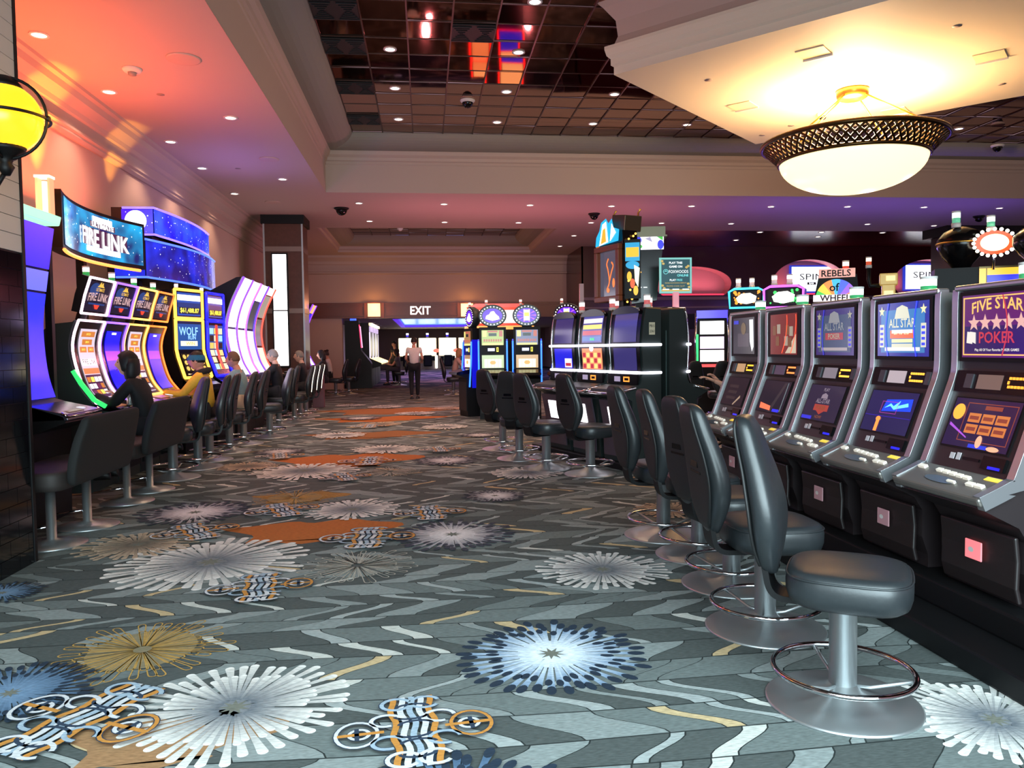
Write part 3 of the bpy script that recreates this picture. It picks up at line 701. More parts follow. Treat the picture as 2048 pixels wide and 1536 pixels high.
def bracket_geo(m):
    pts = smooth_pts([(0.0, 0.404), (0.16, 0.404), (0.235, 0.41), (0.27, 0.44), (0.285, 0.5), (0.30, 0.60)], 4)
    m.prism(strip_poly(pts, -0.012, 0.012), -0.065, 0.065, 'x')
def column_geo(m): m.lathe([(0.052, 0.05), (0.052, 0.40), (0.075, 0.405), (0.12, 0.41), (0.12, 0.418), (0.0, 0.418)], 28)
def base_geo(m): m.lathe([(0.0, 0.0), (0.292, 0.0), (0.293, 0.006), (0.285, 0.012), (0.2, 0.026), (0.12, 0.045), (0.07, 0.066), (0.052, 0.082), (0.0, 0.082)], 56)
def ring_geo(m):
    m.tube([(0.262*math.cos(2*PI*k/56), 0.262*math.sin(2*PI*k/56), 0.135) for k in range(56)], 0.0115, 10, closed=True)
def spoke_geo(m):
    m.tube([(0.045, 0, 0.078), (0.1, 0, 0.08), (0.255, 0, 0.13)], 0.008, 6)
def seam_geo(m):
    m.tube([(0.12+0.03*math.sin(k/3), 0.30-0.064, 0.62+0.03*k) for k in range(9)], 0.0015, 4)
STN = 0
def stool(x, y, rz, label, group, strip=False, base=True, z=0.0):
    t = thing('casino_stool', label, 'stool', (x, y, z), rz, group)
    if base:
        part('st_base', 'base', base_geo, STEEL, t); part('st_ring', 'foot_ring', ring_geo, CHROME, t)
        for k in range(3):
            o = part('st_spoke', 'spoke', spoke_geo, STEEL, t); o.rotation_euler.z = k*2*PI/3+0.5
    part('st_col', 'column', column_geo, STEEL, t)
    part('st_seat', 'seat', seat_geo, LEATHER, t); part('st_back', 'backrest', back_geo, LEATHER, t)
    s = part('st_shell', 'back_shell', shell_geo, LEATHERB, t); part('st_slot', 'grip_slot', shell_slot, BLACKG, s)
    part('st_brk', 'back_bracket', bracket_geo, BLACK, t)
    if strip:
        part('st_led', 'light_strip', lambda m: m.loft([sq_ring(0.0, y+th/2+0.012, 0.045, 0.01, z, 8) for z, w, th, y in BK[2:-2]]), em('#fff4e0', 2.2), t)
    return t
D = math.radians
GR = 'black leather stools on the right'
for px, py, a, w in ((1685, 1405, 58, 'nearest in the right row'), (1530, 1256, 88, 'second in the right row'), (1463, 1168, 100, 'third in the right row'), (1398, 1109, 88, 'fourth in the right row'), (1327, 1070, 95, 'fifth and farthest in the right row')):
    p = at_z(px, py, 0); stool(p.x, p.y, D(a), 'black leather stool on steel disc base, '+w, GR)
for px, py, a, w in ((1181, 948, 118, 'rightmost before the machines with white light bars'), (1093, 937, 122, 'in the middle before the machines with white light bars'), (1039, 917, 150, 'left of the machines with white light bars'), (1006, 898, 130, 'leftmost of the group by the blue edged machines')):
    p = at_z(px, py, 0); stool(p.x, p.y, D(a), 'black leather stool, '+w, 'stools by the white bar machines')
GL = 'black stools along the left machines'
LS = [(347, 956, -62, 'just behind the woman in black'), (397, 935, -78, 'in front of the yellow jacket'), (420, 920, -85, 'under the person in the yellow jacket'), (460, 903, -85, 'between the yellow jacket and the teal shirt'), (540, 874, -70, 'standing out into the aisle')]
stool(-2.78, 12.3, D(-90), 'black leather stool in the left row, under the man in the teal shirt', GL)
stool(-2.76, 15.12, D(-90), 'black leather stool in the left row, under the grey haired man in a dark jacket', GL)
for px, py, a, w in LS:
    p = at_z(px, py, 0); stool(p.x, p.y, D(a), 'black leather stool in the left row, '+w, GL)
for yy, w in ((15.78, 'nearest'), (16.53, 'middle'), (17.28, 'farthest')):
    stool(-2.58, yy, D(-85), 'black stool with a white light strip down its back, %s of three' % w, GL, strip=True)
for px, py, a, w in ((698, 788, -100, 'alone in front of the dark machines by the opening'), (672, 792, -95, 'under the woman in white by the opening wall')):
    p = at_z(px, py, 0); stool(p.x, p.y, D(a), 'small far black stool '+w, 'far stools')
# wide two legged benches at the near left
def bench(x, y, label):
    t = thing('casino_bench', label, 'bench', (x, y, 0), D(-90), 'wide black benches')
    for s in (-1, 1):
        part('bn_col', 'leg', lambda m: m.lathe([(0.0, 0.0), (0.24, 0.0), (0.24, 0.012), (0.1, 0.028), (0.034, 0.05), (0.034, 0.44), (0.0, 0.44)], 36), STEEL, t, loc=(s*0.31, 0, 0))
        part('bn_bar', 'foot_rail', lambda m: m.tube([(0, 0, 0.14), (0, -0.3, 0.1)], 0.01, 6), CHROME, t, loc=(s*0.31, 0, 0))
    part('bn_seat', 'seat', lambda m: m.loft([sq_ring(0, -0.05, 1.16*k, 0.50*k2, z, 32, 7) for k, k2, z in ((0.9, 0.86, 0.43), (0.985, 0.96, 0.44), (1, 1, 0.48), (1, 1, 0.54), (0.985, 0.97, 0.565), (0.93, 0.86, 0.575), (0.02, 0.02, 0.578))]), SEATBR, t)
    BB = [(0.47, 1.0, 0.04, 0.25), (0.5, 1.08, 0.07, 0.25), (0.62, 1.12, 0.085, 0.265), (0.78, 1.1, 0.085, 0.3), (0.9, 1.04, 0.08, 0.335), (0.95, 1.0, 0.06, 0.345), (0.965, 0.9, 0.02, 0.35)]
    part('bn_back', 'backrest', lambda m: m.loft([sq_ring(0, y, w, th, z, 40, 7) for z, w, th, y in smooth_pts(BB, 3)]), FABRIC, t)
    part('bn_tab', 'seam_tab', lambda m: [m.box((-0.44, 0.318, 0.78), (0.012, 0.006, 0.06)), m.box((-0.46, 0.345, 0.86), (0.012, 0.006, 0.04))], LEATHERB, t)
bench(-2.78, 6.40, 'wide black cloth bench on two chrome legs, nearest beside the tiled column')
bench(-2.84, 8.05, 'wide black cloth bench on two chrome legs, under the woman in black')

# ================================================================== right hand poker machines
def candle(t, x, y, z, s=1.0, c1='#e8fff0', c2='#3a9a60', q=1.0):
    q *= s
    def f(m):
        m.lathe([(0.0, 0), (0.03*q, 0), (0.03*q, 0.03*s), (0, 0.03*s)], 16, mi=0)
        m.lathe([(0.0, 0.03*s), (0.026*q, 0.03*s), (0.026*q, 0.065*s), (0, 0.065*s)], 16, mi=1)
        m.lathe([(0.0, 0.065*s), (0.026*q, 0.065*s), (0.026*q, 0.1*s), (0, 0.1*s)], 16, mi=2)
        m.lathe([(0.0, 0.1*s), (0.028*q, 0.1*s), (0.028*q, 0.112*s), (0, 0.112*s)], 16, mi=0)
    return part(('candle', s, q, c1, c2), 'candle_light', f, [WHITEP, em(c2, 0.5, c2), em(c1, 1.8, '#dddddd')], t, loc=(x, y, z))
FR = [(0, 1.69), (0, 1.29), (-0.035, 1.165), (-0.165, 0.82), (-0.33, 0.745)]      # front profile, top to tip
FRD = FR[::-1]
def poker_shell(t):
    body = [(0.42, 0.235), (0.42, 1.67), (0.02, 1.67), (0.02, 1.29), (-0.012, 1.16), (-0.14, 0.80), (-0.29, 0.725), (-0.30, 0.70), (-0.12, 0.61), (-0.075, 0.54), (-0.075, 0.40), (-0.04, 0.3), (-0.04, 0.235)]
    part('pk_body', 'cabinet', lambda m: m.prism(body, -0.285, 0.285, 'x'), BROWNB, t, loc=(0, 0, 0.0))
    part('pk_face', 'front_panel', lambda m: m.prism(strip_poly(FRD[1:], -0.022, -0.002), -0.275, 0.275, 'x'), BROWNB, t)
    def trim(m):
        pts = smooth_pts([(-0.325, 0.748), (-0.185, 0.812), (-0.155, 0.845), (-0.04, 1.16), (-0.012, 1.24), (0.0, 1.32), (0.0, 1.60), (0.004, 1.68)], 5)
        m.prism(strip_poly(pts, -0.055, 0.012), -0.022, 0.022, 'x')
    for s in (-1, 1): part('pk_trim', 'silver_side_rail', trim, SILVER, t, loc=(s*0.295, 0, 0), bevel=0.012)
    part('pk_top', 'top_rail', lambda m: m.box((0, 0.02, 1.685), (0.6, 0.07, 0.03)), SILVER, t, bevel=0.01)
    dk = plane((0, -0.325, 0.745), (1, 0, 0), (0, 0.16, 0.075))
    part('pk_deck', 'button_deck', lambda m: [m.slab(dk, -0.31, -0.01, 0.31, 0.175, -0.035, 0.008)], DECKM, t, bevel=0.012)
    for u, v, w, h in ((-0.23, 0.125, 0.05, 0.022), (-0.1, 0.125, 0.036, 0.02), (-0.05, 0.122, 0.036, 0.02), (0.0, 0.119, 0.036, 0.02), (0.05, 0.116, 0.036, 0.02), (0.1, 0.113, 0.036, 0.02), (0.17, 0.075, 0.045, 0.022), (0.225, 0.075, 0.045, 0.022), (0.06, 0.06, 0.05, 0.012)):
        part(('pk_btn', u, v), 'button', lambda m: m.slab(dk, u-w/2, v-h/2, u+w/2, v+h/2, 0.008, 0.02), em('#e8e2d2', 0.35, '#d0ccc0'), t)
    part('pk_tray', 'coin_window', lambda m: m.poly(dk, [(-0.13+0.11*(1+math.cos(a))/1.0, 0.062+0.026*math.sin(a)) for a in [2*PI*k/20 for k in range(20)]], 0.012), mat('tray glass', '#5b6470', 0.15), t)
    part('pk_ylw', 'yellow_label', lambda m: m.slab(dk, 0.18, 0.132, 0.29, 0.158, 0.008, 0.011), em('#f0d048', 0.5, '#e8c840'), t)
    M2 = plane((0, -0.035, 1.165), (1, 0, 0), (0, 0.035, 0.125))
    part('pk_strip', 'player_panel', lambda m: [m.slab(M2, -0.27, 0.012, 0.27, 0.118, -0.002, 0.006)], BLACKG, t)
    M3 = plane((0, -0.165, 0.82), (1, 0, 0), (0, 0.13, 0.345))
    part('pk_slot', 'ticket_slot', lambda m: [m.slab(M3, -0.04, 0.052, 0.07, 0.064, 0, 0.006), m.slab(M3, 0.1, 0.025, 0.24, 0.085, 0, 0.014)], BLACKG, t)
    part('pk_bill', 'bill_light', lambda m: m.slab(M3, 0.15, 0.028, 0.22, 0.04, 0.014, 0.018), em('#1a20ff', 1.2), t)
    part('pk_dec', 'decal', lambda m: [m.slab(M3, -0.13, 0.045, -0.1, 0.075, 0, 0.003), m.slab(M3, -0.085, 0.045, -0.058, 0.08, 0, 0.003)], mat('decal pale', '#c9c4c8', 0.5), t)
    part('pk_belly', 'belly_door', lambda m: m.prism(strip_poly([(-0.075, 0.26), (-0.092, 0.33), (-0.088, 0.45), (-0.1, 0.56)], -0.01, 0.012), -0.25, 0.25, 'x'), mat('belly brown', '#1d1516', 0.45), t, bevel=0.008)
    return M2, M3
def PKSCR(name, up, lo, led, lcd, i):
    x0, y0 = 2.66, 3.37+0.725*i-0.01
    t = thing('video_poker_machine', name, 'slot machine', (x0, y0, 0), D(-90), 'upright machines in the right row')
    M2, M3 = poker_shell(t); M1 = front(0.0, 0, 1.29)
    part(None, 'upper_screen', lambda m: [m.slab(M1, -0.255, 0.035, 0.255, 0.375, -0.01, 0.012)]+[up(m, lambda u, v, w=0.0: M1(u, v+0.205, w+0.014))], UPM[i], t)
    part(None, 'lower_screen', lambda m: [m.slab(M3, -0.225, 0.10, 0.225, 0.355, -0.01, 0.004)]+[lo(m, lambda u, v, w=0.0: M3(u, v+0.228, w+0.006))], LOM[i], t)
    part(('pk_lcd', lcd), 'player_display', lambda m: m.slab(M2, -0.11, 0.03, 0.05, 0.1, 0.006, 0.009), em(lcd, 0.55), t)
    def dg(m):
        for r in (0.042, 0.082):
            for k in range(6): m.slab(M2, 0.09+0.02*k, r, 0.104+0.02*k, r+0.012, 0.006, 0.009)
        m.slab(M2, 0.085, 0.06, 0.095, 0.075, 0.006, 0.009)
    part(('pk_led', led), 'led_digits', dg, em(led, 1.6), t)
    RG = mat('reader grey', '#56565c', 0.3, 0.5)
    part('pk_card', 'card_reader', lambda m: m.slab(M2, -0.19, 0.03, -0.14, 0.1, 0.006, 0.014), RG, t)
    part('pk_lock', 'lock_plate', lambda m: m.slab(M2, 0.225, 0.03, 0.262, 0.1, 0.006, 0.012), RG, t)
    b = plane((0, -0.112, 0.445), (1, 0, 0), (0, 0.0, 1))
    part(('pk_badge', i), 'badge', lambda m: [m.slab(b, -0.055, -0.045, 0.055, 0.045, 0, 0.008, 0), m.disc(b, -0.012, 0.0, 0.018, 0.012, 0.009, 1)], [em('#e8686a' if i == 0 else '#9a7f86', 0.7 if i == 0 else 0.12, '#b08088'), WHITEP], t, bevel=0.004)
    def card(m):
        Mc = front(0.09, -0.365, 1.56); m.slab(Mc, -0.065, -0.12, 0.065, 0.12, -0.003, 0); m.text(Mc, 'PB1', 0, 0.055, 0.07, 0.002, 1, maxw=0.115, bold=False); m.text(Mc, '237', 0, -0.055, 0.08, 0.002, 1, maxw=0.115, bold=False)
    part('pk_cardno', 'number_card', card, [mat('pale green card', '#b5bb92', 0.6), mat('card ink', '#33352c', 0.6)], t)
    candle(t, 0.03, 0.12, 1.66, 1.1, q=1.45)
    return t
def grad(c, e): return em(c, e)
PV = lambda c, s: mat('screen %s %.2f' % (c, s), '#0c0a12', 0.12, 0, c, s, spec=0.6)
UPM = [[BLACK, PV('#5a1a6a', .55), PV('#7a2c4a', .6), PV('#e8b060', .75), PV('#d8a8a0', .65), PV('#c03848', .6), PV('#2a1860', .5), PV('#e8e0d8', .6)],
       [BLACK, PV('#1a2a90', .6), PV('#2a70a8', .7), PV('#c8c8b0', .7), PV('#e0d8a0', .7), PV('#e06030', .8), PV('#2038ff', .9), PV('#e8e0d8', .7)],
       [BLACK, PV('#242478', .4), PV('#33506e', .45), PV('#8a8f92', .5), PV('#a8a890', .45), PV('#a83a40', .5), PV('#2030d0', .6), PV('#a8a0a0', .5)],
       [BLACK, PV('#7a2a2a', .5), PV('#8a5a40', .4), PV('#a89a8a', .5), PV('#d0c0a8', .5), PV('#ff5030', .9), PV('#402038', .4), PV('#d8c8b8', .5)],
       [BLACK, PV('#3a3848', .3), PV('#5a5060', .35), PV('#8a7050', .3), PV('#e8e8f0', .9), PV('#a07848', .3), PV('#3038c0', .6), PV('#e8e0d8', .8)]]
LOM = [[BLACK, PV('#2a2050', .35), PV('#8a4030', .6), PV('#ff9a38', .95), PV('#a050c8', .7), PV('#d07a40', .6), PV('#2038c8', .7), PV('#e8a080', .8)],
       [BLACK, PV('#242458', .45), PV('#1040e0', .8), PV('#60c8ff', 1.1), PV('#ff8a40', .9), PV('#a03890', .6), PV('#3020a0', .6), PV('#e8e0d8', .7)],
       [BLACK, PV('#332c48', .4), PV('#9a8a9a', .45), PV('#a84038', .55), PV('#8a5038', .5), PV('#3838d0', .6), PV('#484058', .4), PV('#e8e0d8', .7)],
       [BLACK, PV('#332c3a', .35), PV('#4a4048', .35), PV('#e06848', .9), PV('#3030ff', .9), PV('#8a98a0', .4), PV('#484058', .4), PV('#e8e0d8', .7)],
       [BLACK, PV('#332a34', .35), PV('#4a3c40', .35), PV('#6a5048', .35), PV('#c8a890', .4), PV('#8a98a0', .4), PV('#484058', .4), PV('#e8e0d8', .7)]]
def up_five(m, M):
    m.rect(M, -0.235, -0.15, 0.235, 0.15, 0, 1); m.rect(M, -0.215, -0.13, 0.215, 0.0, 0.001, 6)
    m.frame(M, -0.225, -0.14, 0.225, 0.14, 0.006, 0.001, 0.003, 3)
    m.text(M, 'FIVE STAR', 0.0, 0.085, 0.055, 0.003, 3, maxw=0.4, arc=0.02)
    for k in range(5): m.star(M, -0.15+0.075*k, 0.015, 0.042, 0.003, 4)
    m.text(M, 'POKER', 0.0, -0.055, 0.055, 0.003, 5, maxw=0.33)
    m.text(M, 'Play All Of Your Favorite POKER GAMES', 0, -0.115, 0.016, 0.003, 7, maxw=0.39)
    for k in range(2): m.poly(M, [(-0.2+k*0.025, -0.08+0.01*k), (-0.16+k*0.025, -0.085), (-0.155+k*0.02, -0.03), (-0.195+k*0.02, -0.025)], 0.003+0.001*k, 7)
    m.poly(M, strip_poly([(0.04+0.03*math.sin(k/3.2), -0.14+0.028*k) for k in range(11)], -0.004, 0.004), 0.005, 5)
def lo_box(m, M):
    m.rect(M, -0.215, -0.12, 0.215, 0.12, 0, 1); m.frame(M, -0.12, -0.09, 0.2, 0.1, 0.004, 0.001, 0.002, 2)
    for r in range(2):
        for k in range(3): m.rect(M, -0.09+0.09*k, 0.005-0.055*r, -0.01+0.09*k, 0.05-0.055*r, 0.002, 5); m.rect(M, -0.08+0.09*k, 0.018-0.055*r, -0.02+0.09*k, 0.036-0.055*r, 0.003, 2)
    m.disc(M, -0.165, 0.05, 0.04, None, 0.003, 3); m.rect(M, 0.0, 0.07, 0.11, 0.09, 0.002, 2)
    m.poly(M, [(-0.2, -0.02), (-0.2, -0.005), (-0.06, -0.07), (-0.06, -0.076)], 0.003, 4)
    m.disc(M, 0.03, -0.085, 0.02, 0.03, 0.003, 7); m.disc(M, 0.13, -0.11, 0.04, 0.012, 0.003, 7); m.rect(M, -0.03, -0.118, 0.09, -0.1, 0.002, 6)
def up_all(m, M):
    m.rect(M, -0.235, -0.15, 0.235, 0.15, 0, 1); m.rect(M, -0.2, -0.13, 0.2, 0.11, 0.001, 2)
    m.poly(M, [(-0.07, 0.06), (-0.05, 0.12), (0.0, 0.135), (0.05, 0.12), (0.07, 0.06)], 0.002, 3)
    m.text(M, 'ALL STAR', 0, 0.035, 0.05, 0.003, 3, maxw=0.24); m.rect(M, -0.11, -0.05, 0.11, -0.005, 0.002, 5); m.text(M, 'POKER', 0, -0.027, 0.035, 0.003, 4, maxw=0.18)
    for s in (-1, 1):
        m.star(M, s*0.19, 0.105, 0.03, 0.003, 4); m.rect(M, s*0.19-0.022, -0.1, s*0.19+0.022, 0.03, 0.002, 3)
        for k in range(4): m.rect(M, s*0.19-0.015, -0.09+0.03*k, s*0.19+0.015, -0.075+0.03*k, 0.003, 6)
    m.poly(M, strip_poly([(-0.13-0.02*math.sin(k/3), -0.15+0.03*k) for k in range(11)], -0.005, 0.005), 0.004, 6); m.rect(M, -0.16, -0.12, 0.16, -0.1, 0.002, 7)
def up_all2(m, M):
    up_all(m, M)
    for k in range(4): m.rect(M, -0.09, -0.1+0.026*k, 0.1, -0.08+0.026*k, 0.005, (3, 4, 5, 7)[k])
    m.poly(M, strip_poly([(0.13-0.02*math.sin(k/3), -0.15+0.03*k) for k in range(11)], -0.005, 0.005), 0.004, 6)
def lo_blue(m, M):
    m.rect(M, -0.215, -0.12, 0.215, 0.12, 0, 1); m.poly(M, [(-0.07, 0.0), (0.19, 0.015), (0.18, 0.085), (-0.05, 0.07)], 0.001, 2)
    m.poly(M, [(-0.05, 0.02), (0.0, 0.05), (0.03, 0.035), (0.08, 0.07), (0.07, 0.04), (0.15, 0.06), (0.16, 0.04), (0.08, 0.025), (0.04, 0.015), (0.0, 0.035)], 0.002, 3)  # reflection of a lightning screen, drawn into the display
    m.frame(M, -0.08, -0.01, 0.07, 0.06, 0.003, 0.002, 0.003, 5)
    m.rect(M, -0.085, -0.118, -0.055, -0.045, 0.002, 4); m.disc(M, -0.07, -0.045, 0.022, 0.014, 0.003, 4); m.rect(M, -0.21, -0.03, 0.21, -0.026, 0.002, 6)
def lo_play(m, M):
    m.rect(M, -0.215, -0.12, 0.215, 0.12, 0, 1); m.text(M, 'PLAY', 0, 0.09, 0.022, 0.002, 2)
    m.poly(M, [(-0.04, 0.03), (-0.035, 0.055), (0, 0.068), (0.035, 0.055), (0.04, 0.03)], 0.002, 2); m.text(M, 'ALL-STAR', 0, 0.012, 0.032, 0.003, 2, maxw=0.17)
    m.rect(M, -0.09, -0.055, 0.09, -0.012, 0.002, 3); m.text(M, 'POKER', 0, -0.033, 0.028, 0.003, 4); m.poly(M, [(-0.05, -0.055), (0.05, -0.055), (0, -0.08)], 0.002, 3)
    m.text(M, 'NOW!', 0, -0.096, 0.022, 0.002, 4); m.rect(M, -0.21, -0.118, -0.08, -0.095, 0.002, 5)
def up_red(m, M):
    m.rect(M, -0.215, -0.15, 0.215, 0.15, 0, 1); m.poly(M, [(0.03, -0.14), (0.2, -0.14), (0.2, 0.0)], 0.001, 4)
    for k, (u, v) in enumerate(((-0.17, 0.03), (-0.1, 0.04), (0.04, 0.03), (0.1, 0.02), (-0.12, -0.05), (0.02, -0.05), (0.08, -0.06))): m.rect(M, u, v-0.035, u+0.055, v+0.035, 0.002, 3 if k % 2 else 2)
    for o in (-0.02, 0.12): m.poly(M, strip_poly([(o-0.004*k*k*0.3+0.02*k, -0.14+0.028*k) for k in range(11)], -0.005, 0.005), 0.003, 5)
def lo_dim(m, M):
    m.rect(M, -0.215, -0.12, 0.215, 0.12, 0, 1); m.poly(M, [(-0.02, -0.12), (0.03, -0.12), (0.16, 0.11), (0.12, 0.11)], 0.001, 2)
    m.poly(M, [(-0.16, -0.1), (0.02, -0.11), (0.01, -0.075), (-0.17, -0.055)], 0.002, 3); m.rect(M, 0.06, -0.115, 0.16, -0.095, 0.002, 4); m.rect(M, 0.17, -0.11, 0.18, 0.11, 0.002, 5)
def up_dim(m, M):
    m.rect(M, -0.215, -0.15, 0.215, 0.15, 0, 1); m.rect(M, -0.12, -0.09, 0.11, 0.02, 0.001, 2); m.disc(M, 0.0, 0.06, 0.05, 0.05, 0.002, 3); m.poly(M, [(0.12, 0.13), (0.19, 0.13), (0.2, -0.09), (0.17, -0.13), (0.13, -0.05)], 0.002, 4); m.rect(M, -0.2, 0.1, -0.1, 0.13, 0.002, 6)
def lo_dim2(m, M):
    m.rect(M, -0.215, -0.12, 0.215, 0.12, 0, 1)
    for k in range(3): m.rect(M, -0.13, 0.03-0.05*k, 0.05, 0.055-0.05*k, 0.001, 2)
    m.poly(M, [(0.05, -0.12), (0.15, -0.05), (0.14, -0.03), (0.04, -0.11)], 0.002, 4)
PKSCR('upright machine showing FIVE STAR POKER, nearest in the right row', up_five, lo_box, '#ff9a30', '#8a7068', 0)
PKSCR('upright machine with bright blue ALL STAR screen, second in the right row', up_all2, lo_blue, '#ffa838', '#d8c8d0', 1)
PKSCR('upright machine with PLAY ALL-STAR NOW on screen, third in the right row', up_all, lo_play, '#ffb040', '#9a909c', 2)
PKSCR('upright machine with red upper screen, fourth in the right row', up_red, lo_dim, '#ff8040', '#5a4a62', 3)
PKSCR('upright machine with dim grey screens, farthest in the right row', up_dim, lo_dim2, '#ffb030', '#e0b080', 4)
# black plinth they stand on
m = MB(); m.box2((2.285, -1.0, 0), (3.1, 6.9, 0.11)); m.box2((2.50, -1.0, 0.108), (3.1, 6.9, 0.234), 0)
o = m.build('machine_plinth', BLACK, bevel=0.012); tag(o, 'long black stepped plinth under the right row of machines', 'plinth')
# ================================================================== left hand machines
def neon_loop(m, C, u0, v0, u1, v1, w, r, n=14, sides='lrtb'):
    if 'l' in sides: m.tube([C(u0, v0+(v1-v0)*k/n, w) for k in range(n+1)], r, 6)
    if 'r' in sides: m.tube([C(u1, v0+(v1-v0)*k/n, w) for k in range(n+1)], r, 6)
    if 't' in sides: m.tube([C(u0, v1, w), C(u1, v1, w)], r, 6)
    if 'b' in sides: m.tube([C(u0, v0, w), C(u1, v0, w)], r, 6)
FLP = smooth_pts([(-0.18, 0.91), (-0.07, 1.06), (0.0, 1.28), (0.03, 1.47), (0.01, 1.62), (-0.04, 1.76)], 5)
FLU = [(-0.06, 1.83), (-0.10, 2.0), (-0.165, 2.19)]
def fire(i, neon, es, art):
    w_ = ('nearest', 'second', 'third', 'farthest')[i]; d = ('white pink', 'violet', 'gold and pink', 'orange red')[i]
    t = thing('slot_machine', 'curved screen FIRE LINK machine outlined in %s neon, %s of four' % (d, w_), 'slot machine', (-3.5, 8.64+0.675*i, 0), D(90), 'FIRE LINK machines')
    def body(m):
        fr = [(y+0.035, z) for y, z in FLP]
        m.prism([(0.5, 0.0), (0.5, 1.5), (0.22, 1.72), (0.02, 1.74)]+fr[::-1]+[(-0.40, 0.84), (-0.42, 0.78), (-0.16, 0.72), (-0.12, 0.1), (-0.12, 0.0)], -0.325, 0.325, 'x')
    part('fl_body', 'cabinet', body, CABG, t)
    part('fl_stem', 'screen_stem', lambda m: m.tube([(0, 0.12, 1.6), (0, 0.06, 1.82), (0, -0.02, 2.0)], 0.05, 10), BLACK, t)
    part('fl_head', 'head_box', lambda m: m.prism(strip_poly(FLU, -0.09, -0.01), -0.318, 0.318, 'x'), BLACK, t)
    part('fl_deck', 'button_deck', lambda m: [m.prism([(-0.42, 0.81), (-0.43, 0.84), (-0.40, 0.86), (-0.16, 0.905), (-0.14, 0.84)], -0.325, 0.325, 'x')], BLACKG, t, bevel=0.006)
    dk = plane((0, -0.40, 0.862), (1, 0, 0), (0, 0.24, 0.045))
    part('fl_btn', 'play_button', lambda m: m.disc(dk, 0.2, 0.1, 0.05, None, 0.01), em('#e8e0ff', 1.0), t)
    part('fl_tab', 'touch_pad', lambda m: m.slab(dk, -0.24, 0.05, 0.1, 0.17, 0, 0.006), em('#c07858', 0.5), t)
    part('fl_rim', 'deck_rim', lambda m: m.tube([(-0.325, -0.43, 0.845), (0.325, -0.43, 0.845)], 0.012, 6), CHROME, t)
    part('fl_belly', 'belly_door', lambda m: m.box((0, -0.135, 0.4), (0.56, 0.03, 0.56)), BLACK, t)
    C = curved(FLP); L = C.length
    def low(m):
        m.rect(C, -0.31, 0.02, 0.31, L-0.02, 0.0, 0, nv=24)
        if art == 'blue':
            m.rect(C, -0.21, 0.06, 0.21, L-0.1, 0.006, 1, nv=20); m.rect(C, -0.06, L-0.14, 0.06, L-0.115, 0.009, 3)
            m.rect(C, -0.21, L*0.52, 0.21, L*0.64, 0.009, 2, nv=3)
        else:
            m.rect(C, -0.2, 0.05, 0.2, L-0.09, 0.006, 1, nv=20); m.rect(C, -0.19, 0.06, 0.19, 0.33, 0.008, 4, nv=6)
            for r in range(3):
                for c in range(4): m.rect(C, -0.18+0.092*c, 0.1+0.075*r, -0.105+0.092*c, 0.155+0.075*r, 0.011, (2, 3, 5, 3, 6)[(r+c*2) % 5], nv=2)
            m.rect(C, -0.19, 0.34, 0.19, 0.4, 0.009, 5, nv=2); m.rect(C, -0.17, 0.43, 0.17, 0.5, 0.009, 3, nv=2)
            m.text(C, 'FIRE LINK', 0, 0.47, 0.055, 0.012, 4, maxw=0.32)
            for v, a, b in ((0.6, -0.17, -0.01), (0.6, 0.02, 0.17), (0.68, -0.12, 0.12), (0.765, -0.16, 0.16)):
                m.rect(C, a, v-0.03, b, v+0.03, 0.009, 5, nv=2); m.text(C, '$437.20' if v > 0.7 else '$88.50', (a+b)/2, v, 0.026, 0.012, 6, maxw=(b-a)*0.8)
    part('fl_low'+art, 'lower_screen', low, [BLACKG, em('#1010ff', 1.5), em('#8a20e0', 1.2), em('#f0e8ff', 1.6)] if art == 'blue' else [BLACKG, em('#d8c8d8', 0.9), em('#7a2a5a', 0.7), em('#fff0f4', 1.5), em('#4a1a50', 0.6), em('#d8803a', 0.8), em('#f8d050', 1.2)], t)
    U = curved(FLU)
    def upp(m):
        m.rect(U, -0.3, 0.015, 0.3, U.length-0.015, 0.0, 0, nv=6); m.rect(U, -0.28, 0.03, 0.28, U.length-0.03, 0.004, 1, nv=6)
        m.disc(U, -0.12, 0.26, 0.12, 0.07, 0.006, 2)
        m.poly(U, [(-0.09, 0.29), (-0.05, 0.315), (-0.02, 0.35), (0.0, 0.32), (0.03, 0.345), (0.05, 0.31), (0.09, 0.29)], 0.008, 4)
        m.text(U, 'ULTIMATE', 0, 0.262, 0.035, 0.010, 4, maxw=0.2)
        m.text(U, 'FIRE LINK', 0, 0.175, 0.085, 0.010, 3, maxw=0.48, arc=0.012); m.rect(U, -0.2, 0.1, 0.2, 0.118, 0.007, 2)
        m.poly(U, [(-0.07, 0.1), (0.07, 0.1), (0.03, 0.055), (-0.03, 0.055)], 0.010, 5)
    part('fl_up', 'upper_screen', upp, [BLACKG, em('#0a0c28', 0.8), em('#204890', 0.6), em('#d0a8a8', 0.9), em('#e0b048', 1.0), em('#e84028', 1.0)], t)
    nm = em(neon, es); r = 0.013
    part('fl_nl', 'lower_neon', lambda m: neon_loop(m, C, -0.325, 0.0, 0.325, L, 0.005, r), nm, t)
    part('fl_nu', 'upper_neon', lambda m: neon_loop(m, U, -0.318, 0.0, 0.318, U.length, 0.005, r, 4), nm, t)
    for o in t.children:
        if o.name.startswith(('lower_neon', 'upper_neon')):
            o.data = o.data.copy(); o.data.materials[0] = nm
    candle(t, 0.0, 0.0, 2.19, 1.25, '#fff0f8', '#2aa050')
fire(0, '#ffd0e8', 3.0, 'pay'); fire(1, '#7a50ff', 2.6, 'blue'); fire(2, '#ffb050', 2.6, 'pay'); fire(3, '#ff6a28', 2.4, 'blue')
